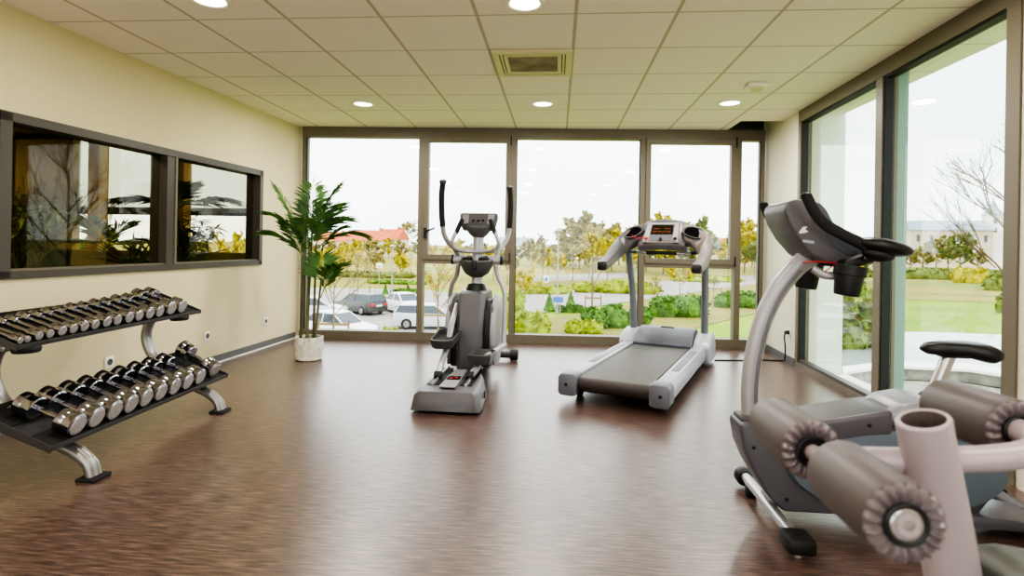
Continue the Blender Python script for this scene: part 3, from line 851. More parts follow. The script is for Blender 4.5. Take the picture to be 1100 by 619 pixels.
def build_gallery_plants():
    t = thing('planter_box', 'long dark planter trough under the gallery glass', 'planter', (-4.35, 4.75, 0))
    MB().box((0, 0, 0.45), (0.5, 3.2, 0.9), 0.01, Matrix.Rotation(R(0), 3, 'Z')).build('trough', M['planter'], t, smooth=False)
    MB().box((0, 0, 0.902), (0.46, 3.1, 0.01)).build('soil', M['soil'], t, smooth=False)
    # palms with drooping fronds
    def palm(loc, h, specs, label, m='leaf2', nl=16, ll=0.22):
        t = thing('gallery_palm', label, 'plant', loc)
        MB().tube([(0, 0, 0), (0.01, 0, h * 0.5), (0, 0, h)], [0.012, 0.009, 0.006], n=8).build('stem', M['stem'], t)
        for (d, L, dr) in specs:
            r_, l_ = MB(), MB()
            frond((0, 0, h), d, L, dr, nl, ll, 0.012, r_, l_, 0.005)
            fo = r_.build('frond', M['stemg'], t)
            l_.build('leaflets', M[m], fo, smooth=False)
    palm((-4.2, 5.9, 0.905), 0.60, [((-0.9, 0.1, 0.5), 0.85, 0.35), ((0.9, 0.1, 0.62), 0.75, 0.42), ((-0.3, 0.3, 1), 0.5, 0.35), ((0.35, -0.2, 1), 0.5, 0.4), ((0.7, -0.3, 0.35), 0.6, 0.3), ((-0.6, -0.4, 0.45), 0.6, 0.4)], 'dark arching palm behind the inner glass around its mullion')
    palm((-4.28, 5.0, 0.905), 0.16, [((-0.5, 0.1, 1), 0.45, 0.25), ((0.5, 0.1, 1), 0.42, 0.3), ((0.9, -0.1, 0.6), 0.4, 0.3), ((-0.9, 0.1, 0.6), 0.45, 0.35), ((0.1, 0.1, 1), 0.5, 0.15)], 'bushy small palm at the left end behind the inner glass', 'leaf3', 14, 0.2)
    # spiky grassy clumps
    def spiky(loc, n, L, label, m='leaf2'):
        t = thing('spiky_plant', label, 'plant', loc)
        q = MB()
        for i in range(n):
            a = rnd.uniform(0, 2 * PI); e = rnd.uniform(0.35, 1.2)
            q.leaf((rnd.gauss(0, .03), rnd.gauss(0, .03), 0), (math.cos(a) * math.cos(e), math.sin(a) * math.cos(e), math.sin(e)), (-math.cos(a), -math.sin(a), 1), L * rnd.uniform(.7, 1.1), 0.016, 0.35)
        q.build('blades', M[m], t, smooth=False)
    spiky((-4.22, 5.3, 0.905), 34, 0.52, 'spiky grassy plant behind the left pane, left of the pair', 'leaf3')
    spiky((-4.2, 5.62, 0.905), 34, 0.54, 'spiky grassy plant behind the left pane, near the mullion', 'leaf2')
    spiky((-4.2, 6.05, 0.905), 30, 0.56, 'spiky dark plant behind the right pane by the mullion', 'leaf2')
    # leafy bush
    def bush(loc, n, rad, label, m, sz):
        t = thing('leafy_bush', label, 'plant', loc)
        st = MB(); q = MB()
        for i in range(14):
            a = rnd.uniform(0, 2 * PI); e = rnd.uniform(0.5, 1.4)
            tip = V((rad[0] * math.cos(a) * math.cos(e), rad[1] * math.sin(a) * math.cos(e), rad[2] * (0.4 + 0.6 * math.sin(e)) * rnd.uniform(.7, 1)))
            st.tube([(0, 0, 0), tip * 0.5 + V((0, 0, .04)), tip], 0.003, n=4, steps=2)
            for k in range(n // 14):
                p = tip * rnd.uniform(0.35, 1.0)
                dd = V((rnd.gauss(0, 1), rnd.gauss(0, 1), rnd.gauss(0.2, .6)))
                q.leaf(p, dd, V((0, 0, 1)), sz * rnd.uniform(.7, 1.2), sz * 0.11, 0.5)
        st.build('stems', M['stemg'], t)
        q.build('foliage', M[m], t, smooth=False)
    bush((-4.25, 6.2, 0.905), 520, (0.42, 0.36, 0.62), 'leafy green bush at the right end behind the inner glass', 'leaf2', 0.15)
    bush((-4.35, 4.2, 0.905), 700, (0.45, 0.45, 0.75), 'dense olive bush low at the left behind the inner glass', 'leaf3', 0.15)
    # bare twigs stand in for a tree reflected in the inner glass
    t = thing('reflected_tree_twigs', 'tall bare shrub standing in for a reflected tree at the left behind the inner glass', 'plant', (-5.25, 5.1, 0.0))
    MB().box((0, 0, 0.25), (0.4, 0.4, 0.5), 0.02).build('tub', M['planter'], t)
    q = MB()
    def twig(p, d, L, r, dep):
        e = p + d * L
        q.tube([p, (p + e) / 2 + V((rnd.gauss(0, .01), rnd.gauss(0, .01), 0)), e], [r, r * .8, r * .6], n=4, steps=1, cap=False, smooth=False)
        if dep:
            for _ in range(3):
                dd = (d + V((rnd.gauss(0, .38), rnd.gauss(0, .38), rnd.gauss(0.1, .3)))).normalized()
                twig(p + d * (L * rnd.uniform(.55, 1)), dd, L * rnd.uniform(.6, .85), r * .62, dep - 1)
    for i in range(7):
        twig(V((0, 0, 0.5)), V((rnd.gauss(0, .3), rnd.gauss(0, .3), 1)).normalized(), 0.55, 0.012, 4)
    q.build('branches', M['bark'], t, smooth=False)
# ------------------------------------------------------------------ elliptical trainer
def build_elliptical():
    t = thing('elliptical_trainer', 'grey elliptical cross trainer with tall swinging handles standing before the back window', 'exercise machine', (-0.735, 4.9, 0), R(-1.2))
    # rear rail housing (nearest the camera)
    b = MB()
    def sec(y, w0, w1, z0, z1, r=0.03):
        pts = [(-w0, z0), (-w1 - 0.006, z1 - r), (-w1 + r, z1), (w1 - r, z1), (w1 + 0.006, z1 - r), (w0, z0)]
        return [V((p[0], y, p[1])) for p in pts]
    b.loft([sec(-1.085, 0.225, 0.195, 0.022, 0.105), sec(-1.06, 0.245, 0.215, 0.015, 0.15), sec(-0.95, 0.245, 0.215, 0.015, 0.16), sec(-0.6, 0.225, 0.195, 0.015, 0.165), sec(-0.40, 0.185, 0.15, 0.018, 0.155), sec(-0.32, 0.12, 0.09, 0.02, 0.13)])
    base = b.build('rear_base', M['egrey'], t, ang=50)
    for s in (-1, 1):
        MB().prism([(-0.92, 0), (-0.42, 0), (-0.38, 0.004), (-0.92, 0.004)], (s * 0.12, 0, 0.163), (0, 1, 0), (0, 0, 1), (1, 0, 0), -0.045, 0.045).build('rail_groove', M['black'], base, smooth=False)
        MB().cyl((s * 0.12, -0.93, 0.172), (s * 0.12, -0.38, 0.172), 0.012, n=10).build('rail', M['silverm'], base)
    MB().prism([(-0.06, -1.0), (0.06, -1.0), (0.05, -0.45), (-0.05, -0.45)], (0, 0, 0.166), (1, 0, 0), (0, 1, 0), (0, 0, 1), 0, 0.008, 0.003).build('centre_panel', M['elight'], base)
    q = MB().prism([(-0.05, -0.80), (0.05, -0.80), (0.045, -0.70), (-0.045, -0.70)], (0, 0, 0.174), (1, 0, 0), (0, 1, 0), (0, 0, 1), 0, 0.004)
    bd = q.build('warning_label', M['screen'], base, smooth=False)
    q = MB()
    q.box((-0.02, -0.765, 0.179), (0.022, 0.03, 0.002)); q.box((0.015, -0.755, 0.179), (0.03, 0.012, 0.002)); q.box((0.012, -0.735, 0.179), (0.022, 0.008, 0.002))
    q.build('label_print', M['red'], bd, smooth=False)
    MB().box((0.243, -0.82, 0.085), (0.012, 0.07, 0.05), 0.005).build('side_grip', M['black'], base)
    for (x, y) in ((-0.17, -1.03), (0.17, -1.03), (-0.17, -0.5), (0.17, -0.5)):
        MB().cyl((x, y, 0), (x, y, 0.02), 0.018, n=12).build('foot', M['black'], base)
    # spine to the front
    MB().box((0, -0.22, 0.075), (0.16, 0.35, 0.09), 0.02).build('spine', M['edark'], t)
    # main housing
    f = MB()
    def hs(z, hw, y0, y1):
        c = 0.035
        return [V(p) for p in ((-hw, y0 + c, z), (-hw + c, y0, z), (hw - c, y0, z), (hw, y0 + c, z), (hw, y1, z), (-hw, y1, z))]
    f.loft([hs(0.085, 0.100, -0.13, 0.5), hs(0.11, 0.108, -0.16, 0.5), hs(0.45, 0.116, -0.165, 0.5), hs(0.67, 0.120, -0.11, 0.46), hs(0.745, 0.112, -0.06, 0.40), hs(0.76, 0.09, -0.02, 0.36)])
    body = f.build('housing', M['egrey'], t, ang=30)
    for s in (-1, 1):
        MB().prism([(-0.10, 0.12), (0.2, 0.12), (0.2, 0.69), (0.0, 0.69), (-0.08, 0.60)], (0, 0, 0), (0, 1, 0), (0, 0, 1), (s, 0, 0), 0.09, 0.17, 0.01).build('side_slot', M['black'], body)
        MB().lathe([(0.001, 0), (0.30, 0.0), (0.325, 0.012), (0.325, 0.03), (0.30, 0.05), (0.18, 0.062), (0.001, 0.065)], (s * 0.168, 0.18, 0.41), (s, 0, 0), 48).build('side_disc', M['elight'], body)
        MB().prism([(-0.13, 0.14), (-0.09, 0.14), (-0.05, 0.66), (-0.085, 0.64)], (0, 0, 0), (0, 1, 0), (0, 0, 1), (s, 0, 0), 0.165, 0.195, 0.008).build('side_trim', M['egrey'], body)
    # collar, mast, cup holder hub
    MB().lathe([(0.001, 0.0), (0.10, 0.0), (0.09, 0.03), (0.075, 0.06), (0.06, 0.065)], (0, 0.20, 0.755), (0, 0.08, 1), 28).build('mast_boot', M['black'], t)
    MB().tube([(0, 0.20, 0.76), (0, 0.24, 1.05), (0, 0.28, 1.30)], 0.05, n=20, ry=0.045).build('mast', M['silver'], t)
    hub = MB().lathe([(0.001, -0.155), (0.06, -0.15), (0.11, -0.115), (0.145, -0.05), (0.155, 0.0), (0.145, 0.015), (0.12, 0.0), (0.001, -0.01)], (0, 0.19, 1.03), (0, -0.08, 1), 32).build('cup_holder', M['edark'], t)
    for s in (-1, 1):
        MB().lathe([(0.001, -0.02), (0.045, -0.02), (0.05, 0.018), (0.04, 0.022), (0.035, 0.0), (0.001, 0.0)], (s * 0.075, 0.13, 1.037), (0, -0.08, 1), 24).build('cup', M['black'], hub)
    MB().box((0, 0.042, 0.99), (0.045, 0.03, 0.09), 0.012).build('hub_clip', M['black'], hub)
    # pivots
    for s in (-1, 1):
        pv = MB().cyl((s * 0.10, 0.21, 1.035), (s * 0.215, 0.21, 1.035), 0.043, n=24).build('pivot', M['silver'], t)
        MB().lathe([(0.001, 0.03), (0.03, 0.03), (0.046, 0.02), (0.046, 0.0)], (s * 0.215, 0.21, 1.035), (s, 0, 0), 24).build('pivot_cap', M['black'], pv)
    # swinging arms: left one swung back, right one forward
    for s, dy in ((-1, -0.22), (1, 0.16)):
        w = 0.80 if s < 0 else 0.80
        a = MB().tube([(s * 0.345 * w, 0.21 + dy * 1.0, 1.335), (s * 0.338 * w, 0.21 + dy * 0.9, 1.27), (s * 0.245, 0.21 + dy * 0.7, 1.20), (s * 0.195, 0.21 + dy * 0.25, 1.125), (s * 0.172, 0.21, 1.05), (s * 0.175, 0.21, 0.98),
                       (s * 0.20, 0.21 - dy * 0.3, 0.89), (s * 0.25, 0.21 - dy * 0.5, 0.80), (s * 0.275, 0.21 - dy * 0.7, 0.70), (s * 0.28, 0.21 - dy * 1.0, 0.50), (s * 0.28, 0.21 - dy * 1.3, 0.28)], 0.0215, n=14)
        arm = a.build('swing_arm', M['silver'], t)
        MB().tube([(s * 0.345 * w, 0.21 + dy, 1.33), (s * 0.352 * w, 0.21 + dy * 1.1, 1.45), (s * 0.35 * w, 0.21 + dy * 1.2, 1.60), (s * 0.335 * w, 0.21 + dy * 1.25, 1.715)], 0.0255, n=14).build('grip', M['foam'], arm)
        MB().lathe([(0.001, 0.022), (0.022, 0.02), (0.034, 0.010), (0.034, -0.002), (0.025, -0.01)], (s * 0.335 * w, 0.21 + dy * 1.25, 1.715), (0, 0, 1), 20).build('grip_cap', M['edark'], arm)
    # pedal links and pedals
    for s, zp, yp, zr in ((-1, 0.395, -0.36, 0.0), (1, 0.275, -0.46, 0.0)):
        x = s * (0.135 if s < 0 else 0.15)
        if s < 0:
            path = [(x + 0.01, -0.74, 0.19), (x + 0.005, -0.58, 0.27), (x, yp, zp - 0.03), (x - 0.005, -0.20, 0.50), (x, -0.02, 0.64)]
        else:
            path = [(x - 0.035, -0.72, 0.19), (x - 0.01, -0.62, 0.215), (x, yp, zp - 0.03), (0.23, -0.20, 0.28), (0.285, 0.02, 0.30)]
        lk = MB().tube(path, 0.026, n=14).build('pedal_link', M['silver'], t)
        MB().cyl((path[0][0] - 0.028, path[0][1], 0.19), (path[0][0] + 0.028, path[0][1], 0.19), 0.03, n=20).build('roller', M['black'], lk)
        px = x + s * 0.015
        tr = MB()
        o = [(-0.085, -0.17), (-0.05, -0.20), (0.05, -0.20), (0.085, -0.17), (0.09, 0.12), (0.05, 0.18), (-0.05, 0.18), (-0.09, 0.12)]
        tilt = Matrix.Rotation(R(6 if s < 0 else -3), 3, 'X')
        def rim(k, z): return [V((px, yp, zp)) + tilt @ V((a * k, b_ * k, z)) for a, b_ in o]
        tr.loft([rim(0.9, -0.03), rim(1.0, 0.0), rim(1.06, 0.045), rim(0.98, 0.047), rim(0.93, 0.005), rim(0.4, 0.004)])
        pd = tr.build('pedal', M['edark'], lk, ang=40)
        MB().prism([(a * .8, b_ * .8) for a, b_ in o], V((px, yp, zp)), tilt @ V((1, 0, 0)), tilt @ V((0, 1, 0)), tilt @ V((0, 0, 1)), 0.004, 0.012).build('tread', M['blackm'], pd, smooth=False)
    # console
    ax = V((0, 0.5, 0.87))
    def cs(z, w, y0, y1): return [V(p) for p in ((-w, y0, z), (w, y0, z), (w * 1.04, y1, z), (-w * 1.04, y1, z))]
    co = MB().prism([(-0.135, 0.0), (0.135, 0.0), (0.158, 0.03), (0.178, 0.145), (0.165, 0.16), (-0.165, 0.16), (-0.178, 0.145), (-0.158, 0.03)], (0, 0.20, 1.325), (1, 0, 0), (0, 0.42, 0.91), (0, 0.91, -0.42), 0.0, 0.07, 0.014).build('console', M['edark'], t)
    MB().prism([(-0.135, 0.045), (-0.088, 0.045), (-0.09, 0.14), (-0.15, 0.14)], (0, 0.20, 1.325), (1, 0, 0), (0, 0.42, 0.91), (0, 0.91, -0.42), -0.004, 0.0).build('speaker_strip', M['elight'], co, smooth=False)
    MB().prism([(0.135, 0.045), (0.088, 0.045), (0.09, 0.14), (0.15, 0.14)], (0, 0.20, 1.325), (1, 0, 0), (0, 0.42, 0.91), (0, 0.91, -0.42), -0.004, 0.0).build('speaker_strip', M['elight'], co, smooth=False)
    MB().prism([(-0.082, 0.05), (0.082, 0.05), (0.085, 0.135), (-0.085, 0.135)], (0, 0.20, 1.325), (1, 0, 0), (0, 0.42, 0.91), (0, 0.91, -0.42), -0.005, 0.0).build('screen', M['tdark'], co, smooth=False)
    for k in range(3):
        MB().box((-0.045 + 0.045 * k, 0.228, 1.395), (0.024, 0.006, 0.02), 0.002, Matrix.Rotation(R(-25), 3, 'X')).build('display_window', M['screen'], co, smooth=False)
    MB().lathe([(0.001, -0.115), (0.045, -0.11), (0.085, -0.075), (0.125, -0.02), (0.13, 0.0), (0.001, 0.0)], (0, 0.27, 1.345), (0, -0.1, 1), 32).build('console_bowl', M['egrey'], co)
    # fixed handle bar
    hb = MB().tube([(-0.135, 0.12, 1.385), (-0.17, 0.10, 1.30), (-0.205, 0.08, 1.215), (-0.205, 0.09, 1.165), (-0.165, 0.12, 1.125), (-0.08, 0.17, 1.11), (0.08, 0.17, 1.11), (0.165, 0.12, 1.125), (0.205, 0.09, 1.165), (0.205, 0.08, 1.215), (0.17, 0.10, 1.30), (0.135, 0.12, 1.385)], 0.0165, n=12).build('handlebar', M['silver'], t)
    for s in (-1, 1):
        MB().tube([(s * 0.128, 0.125, 1.40), (s * 0.15, 0.112, 1.345), (s * 0.178, 0.098, 1.275)], 0.0205, n=12).build('grip', M['foam'], hb)
    # front foot
    MB().box((0, 0.62, 0.09), (0.14, 0.36, 0.10), 0.02).build('front_spine', M['edark'], t)
    ff = MB().cyl((-0.30, 0.80, 0.06), (0.30, 0.80, 0.06), 0.035, n=20).build('front_foot', M['edark'], t)
    for s in (-1, 1):
        MB().lathe([(0.001, 0), (0.05, 0.0), (0.058, 0.01), (0.058, 0.07), (0.05, 0.08), (0.001, 0.08)], (s * 0.26, 0.80, 0.06), (s, 0, 0), 24).build('wheel', M['black'], ff)

# ------------------------------------------------------------------ treadmill
def build_treadmill():
    t = thing('treadmill', 'large grey treadmill with wide curved console facing the back window', 'exercise machine', (0.415, 4.13, 0), R(-22.0))
    for s in (-1, 1):
        rail = MB().prism([(0.285, 0.075), (0.405, 0.075), (0.412, 0.15), (0.395, 0.205), (0.285, 0.205)], (0, 0, 0), (s, 0, 0), (0, 0, 1), (0, 1, 0), 0.10, 1.80, 0.008).build('side_rail', M['tlight'], t)
        MB().box((s * 0.345, 1.02, 0.206), (0.06, 0.95, 0.006), 0.002).build('grip_strip', M['tgrey'], rail)
        cap = MB().prism([(0.268, 0.062), (0.30, 0.05), (0.40, 0.05), (0.418, 0.075), (0.416, 0.19), (0.395, 0.215), (0.29, 0.218), (0.268, 0.205)], (0, 0, 0), (s, 0, 0), (0, 0, 1), (0, 1, 0), -0.025, 0.135, 0.014).build('end_cap', M['tgrey'], t)
        MB().lathe([(0.001, 0.002), (0.013, 0.002), (0.015, -0.002)], (s * 0.35, -0.025, 0.135), (0, -1, 0), 16).build('bolt', M['black'], cap)
        ft = MB().cyl((s * 0.33 - 0.02, 0.24, 0.045), (s * 0.33 + 0.02, 0.24, 0.045), 0.045, n=20).build('rear_wheel', M['black'], t)
        MB().box((s * 0.33, 0.24, 0.07), (0.07, 0.06, 0.03), 0.008).build('bracket', M['edark'], ft)
        MB().box((s * 0.345, 1.92, 0.045), (0.06, 0.4, 0.09), 0.02).build('front_foot', M['edark'], t)
    # belt: one closed band round the two rollers
    b = MB(); secs = []
    prof = [(0.07, 0.19), (1.9, 0.19), (1.95, 0.14), (1.9, 0.09), (0.07, 0.09)]
    ring = [(1.9, 0.19)] + [(0.06 + 0.052 * math.cos(a), 0.14 + 0.052 * math.sin(a)) for a in [PI / 2 + PI * k / 10 for k in range(11)]] + [(1.9, 0.088)]
    b.loft([[V((x, y, z)) for (y, z) in ring] for x in (-0.268, 0.268)])
    b.build('running_belt', M['belt'], t, ang=50)
    MB().cyl((-0.266, 0.055, 0.135), (0.266, 0.055, 0.135), 0.055, n=28).build('rear_roller', M['beltd'], t)
    MB().box((0, 1.0, 0.13), (0.55, 1.7, 0.07)).build('deck', M['black'], t, smooth=False)
    # motor hood
    def hood(x0, x1, sc=1.0, k=0.0):
        p = [(1.70, 0.195), (1.72, 0.235 + k), (1.80, 0.285 + k), (1.92, 0.335 + k), (2.05, 0.345 + k), (2.16, 0.30 + k), (2.24, 0.20), (2.26, 0.06), (1.78, 0.06), (1.74, 0.19)]
        return p
    hd = MB().prism(hood(0, 0), (0, 0, 0), (0, 1, 0), (0, 0, 1), (1, 0, 0), -0.285, 0.285, 0.012).build('motor_hood', M['tgrey'], t, ang=45)
    MB().prism([(-0.07, 0.0), (0.07, 0.0), (0.045, 0.03), (-0.045, 0.03)], (0, 1.985, 0.345), (1, 0, 0), (0, 1, 0.05), (0, 0, 1), -0.004, 0.004).build('hood_slot', M['black'], hd, smooth=False)
    MB().prism([(-0.29, -0.006), (0.29, -0.006), (0.29, 0.012), (-0.29, 0.012)], (0, 1.705, 0.2), (1, 0, 0), (0, 0, 1), (0, 1, 0), -0.012, 0.02).build('hood_lip', M['bface'], hd, smooth=False)
    for s in (-1, 1):
        MB().prism([(1.74, 0.205), (1.80, 0.255), (1.92, 0.305), (2.05, 0.32), (2.16, 0.28), (2.24, 0.18), (2.25, 0.03), (1.80, 0.03), (1.78, 0.08)], (0, 0, 0), (0, 1, 0), (0, 0, 1), (s, 0, 0), 0.285, 0.452, 0.03, 3).build('hood_side', M['tlight'], t, ang=45)
    # uprights
    for s in (-1, 1):
        u = MB().tube([(s * 0.365, 2.03, 0.28), (s * 0.365, 2.01, 0.45), (s * 0.37, 1.96, 0.75), (s * 0.38, 1.88, 0.98), (s * 0.385, 1.82, 1.16)], [0.055, 0.052, 0.048, 0.048, 0.05], n=20, ry=[0.036, 0.035, 0.034, 0.034, 0.036], up=(0, 1, 0))
        u.build('upright', M['tgrey'], t)
    # console: broad central pod
    pr = [(1.585, 1.145), (1.555, 1.19), (1.56, 1.215), (1.735, 1.425), (1.775, 1.45), (1.82, 1.445), (1.83, 1.40), (1.74, 1.16), (1.68, 1.14)]
    cs = MB()
    secs = []
    for x, k, dz, dy in ((-0.235, 0.88, -0.015, 0.03), (-0.20, 0.97, -0.004, 0.008), (-0.1, 1.0, 0.006, -0.008), (0, 1.0, 0.010, -0.012), (0.1, 1.0, 0.006, -0.008), (0.20, 0.97, -0.004, 0.008), (0.235, 0.88, -0.015, 0.03)):
        secs.append([V((x * (1 - 0.12 * (z - 1.14) / 0.3), 1.7 + (y - 1.7) * k + dy, 1.3 + (z - 1.3) * k + dz)) for (y, z) in pr])
    cs.loft(secs)
    con = cs.build('console', M['tdark'], t, ang=50)
    recalc(con)
    # face of the pod lies in the plane from (1.556,1.20) up to (1.735,1.425)
    fo = V((0, 1.548, 1.222)); fu = V((1, 0, 0)); fv = V((0, 0.179, 0.215)).normalized(); fw = fu.cross(fv); fw = -fw if fw.y > 0 else fw
    def face(name, poly, m, d0, d1, par=con):
        return MB().prism(poly, fo, fu, fv, fw, d0, d1).build(name, m, par, smooth=False)
    face('control_face', [(-0.175, 0.0), (0.175, 0.0), (0.16, 0.25), (-0.16, 0.25)], M['twarm'], -0.01, 0.004)
    face('screen', [(-0.108, 0.105), (0.108, 0.105), (0.104, 0.225), (-0.104, 0.225)], M['screen'], 0.0, 0.009)
    sc = [o for o in con.children if o.name.startswith('screen')][0]
    dg = MB()
    for k in range(4):                                      # lit read-outs
        x0 = -0.085 + k * 0.045
        for (dx, h) in ((0.0, 0.016), (0.012, 0.011), (0.023, 0.016)):
            dg.prism([(x0 + dx, 0.128), (x0 + dx + 0.007, 0.128), (x0 + dx + 0.007, 0.128 + h), (x0 + dx, 0.128 + h)], fo, fu, fv, fw, 0.009, 0.0105)
    dg.prism([(-0.085, 0.172), (-0.02, 0.172), (-0.02, 0.178), (-0.085, 0.178)], fo, fu, fv, fw, 0.009, 0.0105)
    dg.prism([(0.02, 0.172), (0.08, 0.172), (0.08, 0.178), (0.02, 0.178)], fo, fu, fv, fw, 0.009, 0.0105)
    dg.build('readout', M['amber'], sc, smooth=False)
    face('keypad', [(-0.10, 0.02), (0.10, 0.02), (0.105, 0.095), (-0.105, 0.095)], M['tgrey'], 0.0, 0.008)
    for s in (-1, 1):
        face('side_strip', [(s * 0.118, 0.03), (s * 0.165, 0.01), (s * 0.15, 0.235), (s * 0.114, 0.225)], M['tlight'], 0.0, 0.008)
    for x, m in ((-0.14, 'red'), (0.14, 'screen'), (0.0, 'black')):
        zz = 0.045 if x else 0.035
        MB().lathe([(0.001, 0.016), (0.012, 0.015), (0.017, 0.010), (0.017, 0.0)], fo + fu * x + fv * zz + fw * 0.006, fw, 18).build('button', M[m], con)
    face('top_strip', [(-0.15, 0.235), (0.15, 0.235), (0.15, 0.255), (-0.15, 0.255)], M['tlight'], 0.0, 0.008)
    # side wings with cup wells running back to the hand rests
    for s in (-1, 1):
        path = [((0.17, 1.73, 1.31), 0.115, 0.05, 38), ((0.25, 1.735, 1.30), 0.112, 0.055, 38), ((0.33, 1.72, 1.265), 0.105, 0.06, 38), ((0.395, 1.67, 1.205), 0.09, 0.06, 34), ((0.428, 1.56, 1.14), 0.074, 0.055, 24), ((0.433, 1.40, 1.075), 0.054, 0.05, 8), ((0.43, 1.22, 1.028), 0.046, 0.048, 0), ((0.42, 1.04, 0.995), 0.042, 0.047, 0)]
        P = [V((s * p[0][0], p[0][1], p[0][2])) for p in path]
        secs = []
        for i, (c, h, w, an) in enumerate(path):
            tg = (P[min(i + 1, len(P) - 1)] - P[max(i - 1, 0)]).normalized()
            up = V((0, math.sin(R(an)), math.cos(R(an))))
            up = (up - tg * up.dot(tg)).normalized()
            sd = tg.cross(up)
            secs.append([P[i] + up * (h * math.copysign(abs(math.sin(a)) ** 0.45, math.sin(a))) + sd * (w * math.copysign(abs(math.cos(a)) ** 0.45, math.cos(a))) for a in [2 * PI * k / 20 for k in range(20)]])
        w_ = MB().loft(secs).build('side_arm', M['twarm'] if s > 0 else M['tdark'], t, ang=60)
        recalc(w_)
        e = P[-1]; d = (P[-1] - P[-2]).normalized()
        MB().box(e + d * 0.006, (0.078, 0.03, 0.066), 0.014).build('arm_end', M['black'], w_)
        # cup well: raised oval ring, hollow's shade put in as a black disc
        n = V((0, -0.72, 0.69)); uu = V((s, 0.15, -0.22)).normalized(); vv = n.cross(uu).normalized()
        cc = V((s * 0.30, 1.685, 1.315))
        sec = lambda k, d: [cc + uu * (0.10 * k * math.cos(a)) + vv * (0.068 * k * math.sin(a)) + n * d for a in [2 * PI * j / 28 for j in range(28)]]
        cw = MB().loft([sec(1.08, 0.0), sec(1.1, 0.022), sec(0.98, 0.024), sec(0.93, 0.012), sec(0.6, 0.010)]).build('cup_well', M['edark'], w_)
        recalc(cw)
        MB().loft([sec(0.93, 0.0125), sec(0.5, 0.0135)]).build('cup_shade_disc', M['hollow_shade'], cw)
        MB().ell((s * 0.415, 1.50, 1.17), (0.016, 0.016, 0.012), 14, 8).build('arm_button', M['black'], w_)
    # heart rate bar
    MB().tube([(-0.37, 1.80, 1.135), (-0.2, 1.66, 1.12), (0, 1.60, 1.125), (0.2, 1.66, 1.12), (0.37, 1.80, 1.135)], 0.019, n=12).build('pulse_bar', M['black'], t)
    for s in (-1, 1):
        MB().tube([(s * 0.14, 1.628, 1.121), (s * 0.2, 1.658, 1.119), (s * 0.26, 1.70, 1.123)], 0.0205, n=12).build('pulse_grip', M['silverm'], t)
    # small cable clip lanyard on the left of the console
    MB().tube([(-0.165, 1.56, 1.27), (-0.24, 1.60, 1.265), (-0.30, 1.62, 1.30)], 0.004, n=6).build('safety_cord', M['red'], t)

